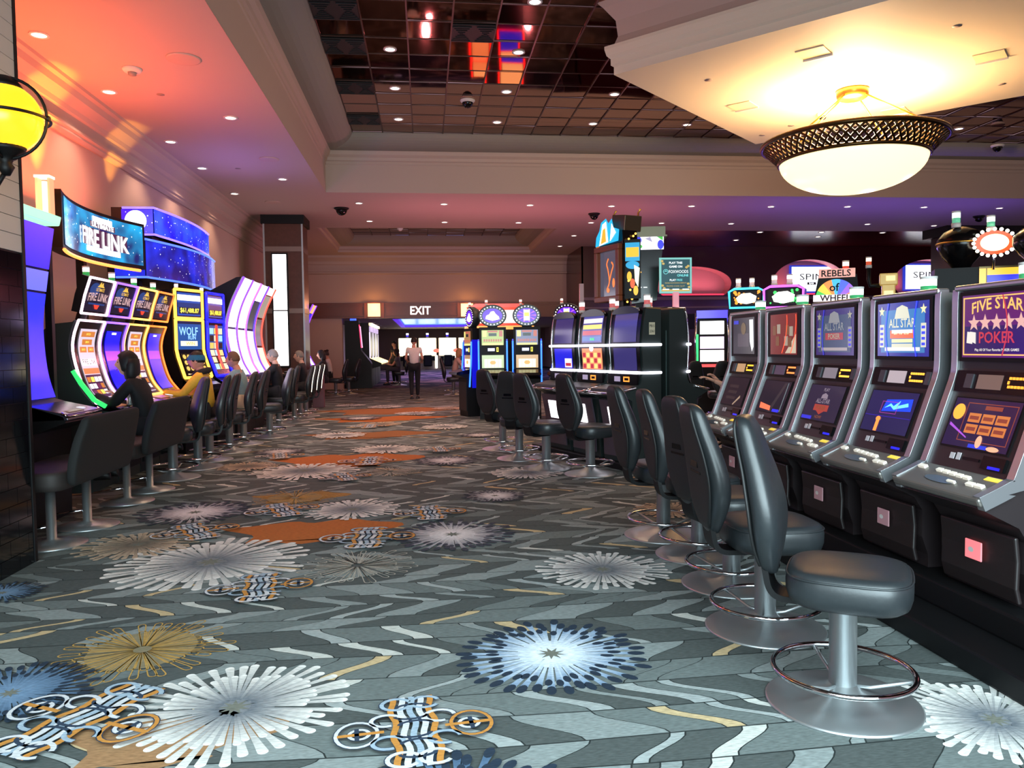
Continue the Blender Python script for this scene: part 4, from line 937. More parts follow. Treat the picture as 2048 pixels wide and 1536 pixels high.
# green lit foot on the near end panel of the bank
m = MB(); m.prism(strip_poly([(-0.28, 0.88), (-0.17, 0.95), (-0.05, 1.12), (0.02, 1.25)], -0.02, 0.02), -0.035, 0.0, 'x')
o = m.build('side_light', em('#38e070', 1.0)); o.parent = [q for q in COL.objects if q.name == 'slot_machine'][0]; o.location = (-0.326, 0, 0)

# ---- tall single curve machine at the near end
def tall(name, x, y, prof, screens, neon, es, wd, group, tip=0.27, topper=None):
    t = thing('slot_machine', name, 'slot machine', (x, y, 0), D(90), group)
    P = smooth_pts(prof, 6); C = curved(P); L = C.length; h = wd/2; z0 = prof[0][1]; zt = prof[-1][1]
    part(None, 'cabinet', lambda m: m.prism([(0.5, 0.0), (0.5, z0+0.3), (0.3, zt-0.25), (prof[-1][0]+0.12, zt-0.01)]+[(a+0.03, b) for a, b in P][::-1]+[(-tip+0.03, z0-0.12), (-tip+0.01, z0-0.17), (-0.14, z0-0.26), (-0.12, 0)], -h, h, 'x'), BLACK, t)
    part(None, 'button_deck', lambda m: m.prism([(prof[0][0]-0.02, z0-0.02), (-tip, z0-0.10), (-tip-0.01, z0-0.15), (-0.1, z0-0.16)], -h, h, 'x'), mat('deck pearl', '#3c3a42', 0.2, 0.3), t, bevel=0.006)
    dk = plane((0, -tip+0.01, z0-0.098), (1, 0, 0), (0, tip-0.05 if tip > 0.3 else 0.09, 0.045))
    part(None, 'play_button', lambda m: m.disc(dk, 0.16, 0.1 if tip > 0.3 else 0.03, 0.045 if tip > 0.3 else 0.02, None, 0.012), em('#e8e0ff', 1.2), t)
    part(None, 'touch_pad', lambda m: m.slab(dk, -0.22, 0.02, 0.06, 0.15 if tip > 0.3 else 0.05, 0, 0.008), em('#8a6a58', 0.4), t)
    part(None, 'deck_rim', lambda m: m.tube([(-h, -tip+0.04, z0-0.09), (-h, -tip-0.005, z0-0.12), (h, -tip-0.005, z0-0.12), (h, -tip+0.04, z0-0.09)], 0.012, 6), CHROME, t)
    for v0, v1, c, s in screens:
        part(None, 'curved_screen', lambda m: m.rect(C, -h+0.05, L*v0+0.01, h-0.05, L*v1-0.01, 0.004, nv=20), em(c, s), t)
    if neon:
        for s in (-1, 1): part(None, 'neon_edge', lambda m: m.tube([C(s*(h-0.012), L*k/24, 0.004) for k in range(25)], 0.021, 6), em(neon, es*0.7), t)
    if topper:
        part(None, 'topper', lambda m: m.prism([(prof[-1][0]-0.03, zt+0.02), (prof[-1][0]-0.05, zt+0.1), (prof[-1][0]+0.14, zt+0.12), (prof[-1][0]+0.14, zt+0.02)], -h, h, 'x'), em(topper, 1.1), t, bevel=0.01)
    return t
tb = tall('tall curved machine with an all blue screen beside the tiled column', -3.28, 6.98, [(-0.04, 1.03), (0.02, 1.28), (0.04, 1.68), (-0.01, 2.07), (-0.08, 2.52)], [(0.0, 0.62, '#0c20ff', 1.6), (0.62, 0.75, '#5a60ff', 1.3), (0.75, 1.0, '#0a10f0', 1.6)], None, 0, 0.68, None, tip=0.4, topper='#a0f0c0')
VP = [(-0.2, 1.02), (-0.08, 1.25), (0.0, 1.6), (0.0, 1.9), (-0.1, 2.25), (-0.29, 2.64)]
VS = [('#7a40ff', [(0, .48, '#fff4ff', 2.6), (.49, 1, '#fff8ff', 2.6)]), ('#c060ff', [(0, .48, '#ffeaff', 2.2), (.49, 1, '#fff8ff', 2.6)]), ('#5a38ff', [(0, .48, '#c8c0d0', 1.1), (.49, .8, '#5a5450', 0.5), (.8, 1, '#fff4f4', 1.8)]), ('#ff4a38', [(0, .3, '#d8d0c0', 1.0), (.31, .62, '#6a6468', 0.6), (.63, .9, '#a8a090', 0.7), (.9, 1, '#ffc8c0', 1.6)])]
for i, (nc, sc) in enumerate(VS):
    tall('tall C curved white screen machine edged in %s neon, %s of four' % (('blue violet', 'mauve', 'violet', 'red')[i], ('nearest', 'second', 'third', 'farthest')[i]), -3.2, 13.54+0.69*i, VP, sc, nc, 2.4, 0.68, 'tall C curved machines')
tall('tall curved machine with blue and white screen past the wood pillar', -3.2, 21.5, VP, [(0, .4, '#fff4ff', 2.2), (.4, .7, '#6a60a8', 0.8), (.7, .85, '#1010ff', 1.5), (.85, 1, '#e8b050', 1.0)], '#8a40ff', 2.0, 0.68, None)
# ---- two upright machines below the round starfield sign
def wolf(x, y, a, nc, es, lab, art):
    t = thing('slot_machine', lab, 'slot machine', (x, y, 0), D(a), 'upright machines below the starfield sign')
    PR = [(-0.13, 1.06), (0.0, 1.42), (0.0, 1.88)]
    part('wf_body', 'cabinet', lambda m: m.prism([(0.5, 0), (0.5, 2.28), (0.03, 2.30), (0.03, 1.42), (-0.1, 1.06), (-0.26, 0.94), (-0.27, 0.88), (-0.14, 0.8), (-0.12, 0)], -0.31, 0.31, 'x'), BLACK, t)
    part('wf_deck', 'button_deck', lambda m: m.prism([(-0.28, 0.92), (-0.27, 0.955), (-0.11, 1.03), (-0.1, 0.9)], -0.31, 0.31, 'x'), BLACKG, t)
    C = curved(PR); U = front(0.0, 0, 1.90); L = C.length
    def low(m):
        m.rect(C, -0.3, 0.0, 0.3, L, 0.0, 0, nv=8); m.rect(C, -0.25, 0.42, 0.25, L-0.06, 0.004, 1, nv=4)
        if art:
            m.text(C, 'WOLF', -0.03, 0.68, 0.12, 0.010, 3, maxw=0.4); m.text(C, 'RUN', 0.04, 0.59, 0.06, 0.010, 3); m.rect(C, -0.2, 0.47, 0.16, 0.54, 0.008, 2); m.text(C, 'WIN', 0.0, 0.505, 0.045, 0.012, 4, sx=1.5)
            m.rect(C, -0.22, 0.09, 0.24, 0.36, 0.006, 5, nv=2)
            for r in range(3):
                for c in range(5): m.disc(C, -0.165+0.09*c, 0.135+0.088*r, 0.034, None, 0.010, 4, 12)
            for c in range(6): m.rect(C, -0.2+0.07*c, 0.045, -0.15+0.07*c, 0.06, 0.006, 6)
        else:
            for r in range(6):
                for c in range(3): m.rect(C, -0.22+0.15*c, 0.1+0.11*r, -0.09+0.15*c, 0.19+0.11*r, 0.008, (3, 4, 6, 5, 6)[(r*2+c) % 5])
            m.rect(C, -0.03, 0.1, 0.05, L-0.05, 0.011, 7, nv=4)
    part(('wf_low', art), 'lower_screen', low, [BLACKG, em('#14509a', 0.8), em('#f0e8c8', 1.1), em('#90c4ff', 1.2), em('#f0c060', 1.0), em('#3a2a20', 0.4), em('#ffd0a0', 1.2), em('#ff3a28', 1.4)], t)
    def up(m):
        m.rect(U, -0.3, 0.0, 0.3, 0.4, 0.0, 0); m.rect(U, -0.24, 0.04, 0.25, 0.36, 0.004, 1); m.rect(U, -0.24, 0.25, 0.25, 0.33, 0.006, 2); m.rect(U, -0.24, 0.15, 0.25, 0.22, 0.006, 4)
        m.rect(U, -0.22, 0.06, 0.24, 0.155, 0.008, 3); m.text(U, '$61,488.87', 0.01, 0.108, 0.078, 0.011, 5, maxw=0.44)
    part('wf_up', 'upper_screen', up, [BLACKG, em('#1a4aa0', 0.9), em('#f0f4ff', 1.6), em('#141408', 0.2), em('#0a3068', 0.8), em('#f0e840', 1.5)], t)
    nm = em(nc, es)
    part(('wf_n', nc), 'lower_neon', lambda m: neon_loop(m, C, -0.29, 0.0, 0.29, L, 0.005, 0.022, 8), nm, t)
    part(('wf_m', nc), 'upper_neon', lambda m: neon_loop(m, U, -0.29, 0.0, 0.29, 0.4, 0.005, 0.022, 3), nm, t)
    candle(t, 0.0, 0.2, 2.29, 1.0, '#ffe8ff', '#a8a0b0')
wolf(-3.33, 11.60, 68, '#ffb040', 2.4, 'upright machine edged in gold neon with a 61,488.87 jackpot', 1)
wolf(-3.17, 12.38, 80, '#1818ff', 2.6, 'upright machine edged in blue neon right of the gold edged one', 0)

# ---- starfield materials and signs
def stars(name, c0, c1, s):
    m = bpy.data.materials.new(name); m.use_nodes = True; nt = m.node_tree; b = nt.nodes['Principled BSDF']; b.inputs['Base Color'].default_value = (.01, .01, .02, 1); b.inputs['Roughness'].default_value = 0.2
    tc = nt.nodes.new('ShaderNodeTexCoord'); vo = nt.nodes.new('ShaderNodeTexVoronoi'); vo.inputs['Scale'].default_value = 14
    nt.links.new(tc.outputs['Object'], vo.inputs['Vector'])
    cr = nt.nodes.new('ShaderNodeValToRGB'); cr.color_ramp.elements[0].color = (1, 1, 1, 1); cr.color_ramp.elements[0].position = 0.06; cr.color_ramp.elements[1].color = (0, 0, 0, 1); cr.color_ramp.elements[1].position = 0.15
    nt.links.new(vo.outputs['Distance'], cr.inputs['Fac'])
    nz = nt.nodes.new('ShaderNodeTexNoise'); nz.inputs['Scale'].default_value = 2.2; nt.links.new(tc.outputs['Object'], nz.inputs['Vector'])
    c2 = nt.nodes.new('ShaderNodeValToRGB'); c2.color_ramp.elements[0].color = (*lin(c0), 1); c2.color_ramp.elements[0].position = 0.38; c2.color_ramp.elements[1].color = (*lin(c1), 1); c2.color_ramp.elements[1].position = 0.72
    nt.links.new(nz.outputs['Fac'], c2.inputs['Fac'])
    ad = nt.nodes.new('ShaderNodeMixRGB'); ad.blend_type = 'ADD'; ad.inputs['Fac'].default_value = 0.9
    nt.links.new(c2.outputs['Color'], ad.inputs['Color1']); nt.links.new(cr.outputs['Color'], ad.inputs['Color2'])
    nt.links.new(ad.outputs['Color'], b.inputs['Emission Color']); b.inputs['Emission Strength'].default_value = s
    return m
STARB = stars('blue starfield', '#0808a8', '#2040ff', 1.3); STARD = stars('deep starfield', '#060858', '#1428c8', 1.1); NEBU = stars('teal nebula', '#0a1450', '#18a8e0', 1.0)
# concave FIRE LINK marquee
t = thing('curved_marquee', 'wide curved FIRE LINK marquee screen over the FIRE LINK machines', 'sign', (-3.66, 9.72, 0), D(90))
def arcp(u): return 0.22*(1-(u/1.2)**2)
SGM = lambda u, v, w=0.0: Vector((u, arcp(u)-w, v))
def shell(m):
    n = 24; F_, B_ = [], []
    for k in range(n+1):
        u = -1.13+2.33*k/n; F_.append((u, arcp(u)+0.01)); B_.append((u, arcp(u)+0.16))
    m.prism(F_+B_[::-1], 2.52, 3.12, 'z')
part(None, 'housing', shell, BLACK, t)
part(None, 'display', lambda m: m.rect(SGM, -1.0, 2.57, 1.15, 3.08, 0.0, nu=24), NEBU, t)
def mk(m):
    for u0, u1, v0, v1, i in ((0.08, 0.54, 2.985, 3.05, 2), (0.0, 0.6, 2.915, 2.985, 1), (-0.22, 0.84, 2.69, 2.9, 1), (-0.1, 0.7, 2.62, 2.685, 2)): m.rect(SGM, u0, v0, u1, v1, 0.006, i, nu=10)
    m.text(SGM, 'FIRE LINK', 0.31, 2.79, 0.2, 0.014, 0, maxw=1.12); m.text(SGM, 'ULTIMATE', 0.3, 2.95, 0.06, 0.014, 0, maxw=0.56, sx=1.4)
part(None, 'logo', mk, [em('#ffffff', 3.2), em('#5a2a50', 0.7), em('#ffe8f0', 2.4)], t)
part(None, 'under_light', lambda m: m.tube([SGM(-1.1+2.3*k/20, 2.5, 0.0) for k in range(20)], 0.02, 6), em('#ff7a38', 3.0), t)
for u in (-0.95, 0.25): part('mqpost', 'post', lambda m: m.box((0, 0, 1.4), (0.09, 0.09, 2.8)), BLACK, t, loc=(u, 0.43, 0))
# two tier starfield sign
t = thing('starfield_sign', 'two tier blue starfield sign with a bright moon over the left machines', 'sign', (0, 0, 0))
def tier(nm, pts, z0, z1, matp, neon):
    n = len(pts)
    part(None, nm+'_core', lambda m: m.prism(pts+[(-4.3, pts[-1][1]), (-4.3, pts[0][1])], z0, z1, 'z'), BLACK, t)
    def scr(m):
        for a, b in zip(pts, pts[1:]):
            d = Vector((b[0]-a[0], b[1]-a[1])).normalized(); nx, ny = d.y*0.012, -d.x*0.012
            m.add([(a[0]+nx, a[1]+ny, z0+0.03), (b[0]+nx, b[1]+ny, z0+0.03), (b[0]+nx, b[1]+ny, z1-0.03), (a[0]+nx, a[1]+ny, z1-0.03)], [(0, 1, 2, 3)])
    part(None, nm+'_screen', scr, matp, t)
    for z in (z0+0.01, z1-0.01): part(None, nm+'_neon', lambda m: m.tube([(x+0.015, y-0.015, z) for x, y in pts], 0.016, 6), em(neon, 2.2), t)
up = [(-4.16, 11.5), (-3.74, 11.5)]+[(-3.74+0.13*math.sin(PI*k/14), 11.5+3.0*k/14) for k in range(1, 13)]
lo = [(-4.2, 11.3), (-3.8, 11.3)]+[(-3.8+0.2*math.sin(PI*k/14)+0.012*k, 11.3+3.0*k/14) for k in range(1, 14)]
tier('upper', up, 3.06, 3.45, STARB, '#7a60ff'); tier('lower', lo, 2.45, 2.99, STARD, '#4060ff')
Mm = front(11.485, -3.97, 3.26); part(None, 'moon', lambda m: m.disc(Mm, 0, 0, 0.145, 0.145, 0.004, 0, 32), em('#ffffff', 2.6), t)
part(None, 'spacer', lambda m: m.box2((-4.3, 11.6, 2.98), (-3.8, 14.2, 3.08)), BLACK, t)
for y in (11.8, 13.6): part(None, 'post', lambda m: m.box((-4.1, y, 1.25), (0.12, 0.12, 2.5)), BLACK, t)
# orange tube lamp and dark box behind the blue machine
t = thing('tube_lamp', 'tall glowing orange tube lamp above the blue screen machine', 'lamp', tuple(at_y(100, 640, 7.95).xy)+(0,))
part(None, 'tube', lambda m: m.cyl((0, 0, 2.72), (0, 0, 3.06), 0.024, 12), em('#ffb070', 5.0), t); part(None, 'shade', lambda m: [m.box((s*0.055, 0, 2.89), (0.02, 0.09, 0.4)) for s in (-1, 1)], mat('peach acrylic', '#f0a888', 0.2, 0, '#ff9a70', 0.7), t)
part(None, 'stand', lambda m: m.box((0, 0, 1.36), (0.06, 0.06, 2.72)), BLACK, t); part(None, 'cap', lambda m: m.box((0, 0, 3.1), (0.14, 0.12, 0.025)), em('#ffd0c0', 1.5), t)
lamp('POINT', (-3.75, 7.8, 2.9), 8, '#ff8a50', 0.05, name='tube lamp light')
m = MB(); m.box2((-4.4, 7.35, 0), (-4.0, 7.75, 3.0)); tag(m.build('cable_tower', mat('tower brown', '#2a1c18', 0.6), bevel=0.01), 'dark square tower behind the orange tube lamp', 'tower')
m = MB(); m.box2((-4.15, 7.95, 0), (-3.85, 8.1, 1.78)); tag(m.build('cable_tower', DARK, bevel=0.01), 'low dark box between the blue machine and the FIRE LINK machines', 'tower')
# carpet rail post at the end of the left row
m = MB(); m.box2((-2.78, 19.75, 0), (-2.5, 19.9, 0.9)); tag(m.build('end_panel', mat('rosewood', '#6a4048', 0.35), bevel=0.01), 'short reddish wood end panel at the far end of the left row', 'panel')
m = MB(); m.box2((-3.2, 18.2, 0), (-2.8, 19.72, 0.95)); tag(m.build('machine_counter', BLACK, bevel=0.02), 'black counter end beside the reddish wood panel', 'counter')
# drink can on the deck in front of the woman in black
p = at_y(238, 812, 8.5); t = thing('drink_can', 'small silver can on the deck beside the woman in black', 'can', (-3.83+0.73, 8.62, 0.868))
part(None, 'body', lambda m: m.lathe([(0.0, 0), (0.026, 0), (0.033, 0.012), (0.033, 0.105), (0.027, 0.118), (0.0, 0.118)], 20), mat('can silver', '#b9bdb8', 0.3, 0.6), t); part(None, 'lid', lambda m: m.lathe([(0.0, 0.116), (0.026, 0.118), (0.027, 0.122), (0, 0.12)], 20), CHROME, t)
# ================================================================== machines with white light bars
CP = smooth_pts([(-0.05, 0.98), (-0.005, 1.12), (-0.02, 1.44), (0.0, 1.68), (0.035, 1.86)], 5)
def barmachine(x, y, a, lab, group, art):
    t = thing('slot_machine', lab, 'slot machine', (x, y, 0), D(a), group)
    C = curved(CP); L = C.length
    part('cm_body', 'cabinet', lambda m: m.prism([(0.26, 0.08), (0.26, 1.84), (0.06, 1.85)]+[(u+0.02, v) for u, v in CP][::-1]+[(-0.28, 0.93), (-0.3, 0.88), (-0.14, 0.8), (-0.1, 0.1), (-0.1, 0.08)], -0.325, 0.325, 'x'), CABG, t)
    part('cm_top', 'arched_top', lambda m: m.prism([(0.28*math.cos(PI*k/12), 1.80+0.09*math.sin(PI*k/12)) for k in range(13)], -0.01, 0.05, 'y'), BLACKG, t)
    part('cm_roof', 'roof', lambda m: m.box((0, 0.16, 1.85), (0.64, 0.2, 0.02)), mat('roof warm reflection', '#8a6238', 0.4), t)  # warm reflection on the top put into the roof colour
    for s in (-1, 1): part('cm_edge', 'chrome_edge', lambda m: m.tube([C(s*0.315, L*k/16, 0.004) for k in range(17)], 0.012, 6), CHROME, t)
    def scr(m):
        m.rect(C, -0.3, 0.0, 0.3, L, 0.0, 0, nv=16)
        m.rect(C, -0.235, 0.5, 0.235, 0.83, 0.004, 1, nv=6); m.rect(C, -0.235, 0.17, 0.235, 0.43, 0.004, 2, nv=6)
        if art == 1:
            for k in range(4): m.rect(C, -0.22, 0.52+0.075*k, 0.22, 0.575+0.075*k, 0.007, 3+k)
            m.text(C, '10.46', 0.02, 0.545, 0.035, 0.010, 7)
            for r in range(3):
                for c in range(5): m.rect(C, -0.215+0.088*c, 0.18+0.07*r, -0.145+0.088*c, 0.235+0.07*r, 0.007, 5 if (r+c) % 2 else 4)
            m.disc(C, 0.0, 0.43, 0.05, 0.04, 0.008, 6)
        if art == 0: m.rect(C, 0.04, 0.18, 0.22, 0.3, 0.007, 6); m.rect(C, 0.06, 0.2, 0.2, 0.24, 0.009, 4)
    part(('cm_s', art), 'screens', scr, [BLACKG]+{0: [PV('#332c66', .6), PV('#2020c0', .8)], 1: [PV('#4a4a90', .7), PV('#e88a60', .8)], 2: [PV('#4a4478', .6), PV('#3a3470', .55)]}[art]+[PV('#3a60a0', .8), PV('#a83040', .8), PV('#e8c070', .9), PV('#d8c8d8', .9), em('#50ff60', 1.2)], t)
    for v in (0.145, 0.465): part(('cm_b', v), 'light_bar', lambda m: m.tube([(-0.36, 0.03, C(0, v).z), C(-0.33, v, 0.02), C(0.33, v, 0.02), (0.34, 0.05, C(0, v).z), (0.34, 0.25, C(0, v).z)], 0.017, 6), em('#f4f0ff', 4.5), t)
    part('cm_panel', 'player_panel', lambda m: m.slab(front(-0.055, 0, 0.98), -0.3, 0.0, 0.3, 0.12, -0.02, 0.002), BLACKG, t)
    part('cm_lcd', 'player_display', lambda m: m.slab(front(-0.057, 0, 0.98), -0.16, 0.03, -0.04, 0.09, 0, 0.004), em('#b8a8c8', 0.6), t); part('cm_led', 'led_digits', lambda m: m.frame(front(-0.057, 0, 0.98), 0.03, 0.03, 0.15, 0.09, 0.015, 0, 0.004), em('#ff8a30', 1.5), t)
    dk = plane((0, -0.29, 0.905), (1, 0, 0), (0, 0.2, 0.05))
    part('cm_deck', 'button_deck', lambda m: m.slab(dk, -0.32, -0.03, 0.32, 0.22, -0.03, 0.0), BLACKG, t, bevel=0.01)
    part('cm_rail', 'deck_rail', lambda m: m.tube([(-0.33, -0.1, 0.95), (-0.34, -0.3, 0.9), (-0.28, -0.34, 0.885), (0.28, -0.34, 0.885), (0.34, -0.3, 0.9), (0.33, -0.1, 0.95)], 0.016, 8), CHROME, t)
    for u in (-0.18, 0.16): part(('cm_btn', u), 'button', lambda m: m.disc(dk, u, 0.1, 0.05, 0.03, 0.006), em('#ffeede', 1.6), t)
    part('cm_belly', 'belly_door', lambda m: m.prism(strip_poly([(-0.12, 0.14), (-0.13, 0.5), (-0.19, 0.8)], 0, 0.02), -0.27, 0.27, 'x'), mat('plum panel', '#4a3d48', 0.3), t)
    part('cm_badge', 'lit_badge', lambda m: m.slab(plane((0, -0.165, 0.6), (1, 0, 0), (0, -0.06, 0.3)), -0.11, -0.12, 0.11, 0.12, 0, 0.012), em('#fff8ff', 2.4), t, bevel=0.01)
    candle(t, 0.2, 0.16, 1.86, 1.4, '#ffe0e0', '#c06060')
    return t
a0 = -70.7; tx, ty = -0.33, 0.945; GC = 'machines with white light bars'
W3 = ('nearest the upright row, both screens dim violet', 'middle one with the orange reel screen', 'leftmost with the half blue screen')
for i in range(3):
    barmachine(2.34+tx*0.73*i, 8.92+ty*0.73*i, a0, 'curved upright machine wrapped by white light bars, '+W3[i], GC, (2, 1, 0)[i])
rb = [barmachine(2.95+tx*0.73*i, 9.16+ty*0.73*i, a0+180, ('dark back bank machine whose side shows two white light bars', 'second machine of the back bank behind the light bar machines')[i], GC, 2) for i in range(2)]
# number card on the near end, steel post between the two banks
t = thing('bank_post', 'teal grey post between the two banks of light bar machines', 'post', (2.83, 8.86, 0))
part(None, 'shaft', lambda m: m.box((0, 0, 0.8), (0.085, 0.085, 1.6)), POSTG, t); part(None, 'foot', lambda m: m.box((0, 0, 0.02), (0.14, 0.14, 0.04)), BLACK, t)
m = MB(); Mc = plane((2.34-0.33*-1*0.33, 8.92, 0), (1, 0, 0), (0, 0, 1))
nd = Vector((0.33, -0.945, 0)); pc = Vector((2.34, 8.92, 1.62))+nd*0.33+Vector((0.945, 0.33, 0))*0.13
Mc = plane(pc, (0.945, 0.33, 0), (0, 0, 1)); m.slab(Mc, -0.04, -0.07, 0.04, 0.07, 0, 0.004); m.text(Mc, 'PB15', 0, 0.03, 0.03, 0.005, 1, maxw=0.065); m.text(Mc, '2361', 0, -0.03, 0.03, 0.005, 1, maxw=0.065)
o = m.build('number_card', [mat('card cream', '#cfc4a8', 0.6), mat('card ink', '#33352c', 0.6)]); tag(o, 'small cream number card on the side of the nearest light bar machine', 'card')
# plinths
for (x, y, a, l, dpt, lab) in ((2.35, 10.0, a0, 2.6, 1.1, 'low black plinth under the light bar machines'),):
    m = MB(); m.box((0, 0, 0.0395), (l, dpt, 0.079)); o = m.build('machine_plinth', BLACK, bevel=0.01); o.location = (2.42, 9.75, 0); o.rotation_euler.z = D(a); tag(o, lab, 'plinth')

# ---- machines with oval toppers and blue edge lights
def ovalm(x, y, a, lab, c1, c2, oc, art):
    t = thing('slot_machine', lab, 'slot machine', (x, y, 0), D(a), 'oval topped machines')
    part('ov_body', 'cabinet', lambda m: m.prism([(0.45, 0), (0.45, 1.84), (0.02, 1.84), (0.02, 1.0), (-0.3, 0.93), (-0.32, 0.88), (-0.12, 0.8), (-0.1, 0.06), (-0.1, 0)], -0.27, 0.27, 'x'), BLACK, t)
    M = front(0.0)
    for s in (-1, 1): part(('ov_b', s), 'blue_edge_light', lambda m: m.tube([(s*0.285, -0.06, 0.62), (s*0.285, -0.02, 1.2), (s*0.285, -0.01, 1.56)], 0.016, 6), em('#2a60ff', 3.2), t)
    for s in (-1, 1): part(('ov_p', s), 'side_panel', lambda m: m.box((s*0.285, 0.08, 1.1), (0.03, 0.16, 1.0)), mat('deep blue panel', '#10106a', 0.3, 0, '#1010d0', 0.5), t)
    def up(m):
        m.rect(M, -0.22, 1.48, 0.22, 1.78, 0.004, 0); m.rect(M, -0.2, 1.48, 0.2, 1.52, 0.007, 2)
        for k in range(8): m.rect(M, -0.18+0.047*k, 1.55, -0.15+0.047*k, 1.6, 0.007, 1)
        m.rect(M, -0.08, 1.66, 0.08, 1.72, 0.007, 3); m.rect(M, -0.2, 1.65, -0.12, 1.77, 0.007, 2); m.rect(M, 0.13, 1.65, 0.2, 1.77, 0.007, 1); m.rect(M, -0.1, 1.735, 0.1, 1.77, 0.007, 1)
    part(('ov_u', c1), 'upper_screen', up, [em(c1, 0.9), em('#c05a48', 0.8), em('#e8d878', 1.0), em('#2a2018', 0.3)], t)
    def lo(m):
        m.rect(M, -0.22, 1.02, 0.22, 1.28, 0.004, 0); m.rect(M, -0.17, 1.03, 0.17, 1.2, 0.007, 1)
        for k in range(4): m.rect(M, -0.105+0.07*k-0.003, 1.03, -0.105+0.07*k+0.003, 1.2, 0.009, 2)
        m.disc(M, 0.0, 1.13, 0.06, 0.04, 0.011, 3)
    part(('ov_l', c2), 'lower_screen', lo, [em(c2, 0.9), em('#f8f0b8', 1.5), em('#c8a860', 0.9), em('#e8a050', 1.0)], t)
    part('ov_lcd', 'player_display', lambda m: m.slab(M, -0.1, 1.36, 0.04, 1.42, 0, 0.006), em('#c8c8e8', 1.0), t)
    part('ov_led', 'led_digit', lambda m: m.frame(M, 0.075, 1.345, 0.115, 1.435, 0.012, 0, 0.006), em('#f0d820', 1.6), t)
    part('ov_deck', 'button_deck', lambda m: m.prism([(-0.34, 0.88), (-0.33, 0.93), (-0.02, 1.0), (0.0, 0.9)], -0.28, 0.28, 'x'), BLACKG, t)
    part('ov_belly', 'belly_door', lambda m: m.box((0, -0.11, 0.42), (0.5, 0.03, 0.6)), DARK, t)
    k = part('ov_neck', 'topper_neck', lambda m: m.box((0, 0.12, 1.86), (0.2, 0.12, 0.06)), BLACK, t)
    E_ = plane((0, 0.05, 2.07), (1, 0, 0), (0, 0, 1))
    o = part('ov_rim', 'oval_topper', lambda m: m.loft([[(rx*math.cos(2*PI*q/40), yy, 2.07+rz*math.sin(2*PI*q/40)) for q in range(40)] for rx, rz, yy in ((0.24, 0.18, 0.22), (0.28, 0.22, 0.15), (0.285, 0.225, 0.06), (0.27, 0.21, 0.05))]), CABG, t)
    def ov(m):
        m.disc(E_, 0, 0, 0.265, 0.205, 0.004, 0, 40)
        for q in range(22): a = 2*PI*q/22; m.disc(E_, 0.235*math.cos(a), 0.178*math.sin(a), 0.012, None, 0.008, 1, 8)
        m.disc(E_, 0, 0, 0.2, 0.145, 0.006, 2, 32)
        if art: m.poly(E_, [(-0.14, -0.06), (-0.12, 0.0), (-0.06, 0.03), (-0.03, 0.08), (0.03, 0.09), (0.07, 0.03), (0.13, -0.02), (0.14, -0.07), (0.0, -0.1)], 0.010, 1)
        else:
            for q in range(10): a = 2*PI*q/10; m.poly(E_, [(0.04*math.cos(a), 0.03*math.sin(a)), (0.19*math.cos(a-0.1), 0.135*math.sin(a-0.1)), (0.19*math.cos(a+0.1), 0.135*math.sin(a+0.1))], 0.008, 3)
            m.rect(E_, -0.06, -0.1, 0.06, 0.11, 0.012, 1); m.rect(E_, -0.05, -0.02, 0.05, 0.06, 0.014, 4)
    part(('ov_o', art), 'lit_oval', ov, [BLACKG, em('#fff4ff', 2.6), em('#5a20d0', 1.1), em('#a050ff', 1.4), em('#e8d040', 1.4)], o)
    candle(t, -0.12, 0.1, 2.28, 1.0, '#ffd8d0', '#b06058')
    return t
ovalm(1.36, 15.6, -6, 'oval topped machine edged in blue light with a green screen, left of its pair', '#a8b860', '#b8c898', 0, 1)
ovalm(2.04, 15.5, -8, 'oval topped machine edged in blue light with a rayed violet oval, right of its pair', '#6a6a90', '#c8a070', 0, 0)
ovalm(2.78, 15.2, -30, 'oval topped machine half hidden behind the light bar machines', '#c05a70', '#d87a50', 0, 0)
ovalm(0.90, 16.42, -75, 'dark machine seen side on at the left end of the oval topped bank', '#a07848', '#a07848', 0, 1)
# red framed marquee behind them
t = thing('lit_marquee', 'red edged white marquee behind the oval topped machines', 'sign', (1.62, 16.9, 0))
part(None, 'display', lambda m: m.box((0, 0, 2.1), (1.3, 0.1, 0.28)), em('#fff0ec', 1.8), t)
part(None, 'red_frame', lambda m: m.frame(front(-0.05, 0, 2.1), -0.7, -0.2, 0.7, 0.2, 0.06, 0, 0.04), em('#ff3a28', 1.6), t)
part(None, 'crown_band', lambda m: m.prism([(-0.72, 2.3), (0.72, 2.3), (0.5, 2.38), (-0.5, 2.38)], -0.06, 0.06, 'y'), em('#ff5a50', 1.0), t)
part(None, 'lower_band', lambda m: m.box((0, -0.02, 1.86), (1.5, 0.14, 0.07)), em('#ffa050', 1.3), t)
part(None, 'stand', lambda m: m.box((0, 0.1, 0.92), (1.2, 0.12, 1.84)), BLACK, t)
# pink slim column left of the big topper sign
t = thing('slim_column', 'slim pink grey column left of the big game sign', 'column', (2.19, 10.75, 0))
part(None, 'shaft', lambda m: m.box((0, 0, 1.15), (0.055, 0.055, 2.3)), mat('pink grey', '#a8888c', 0.4), t)

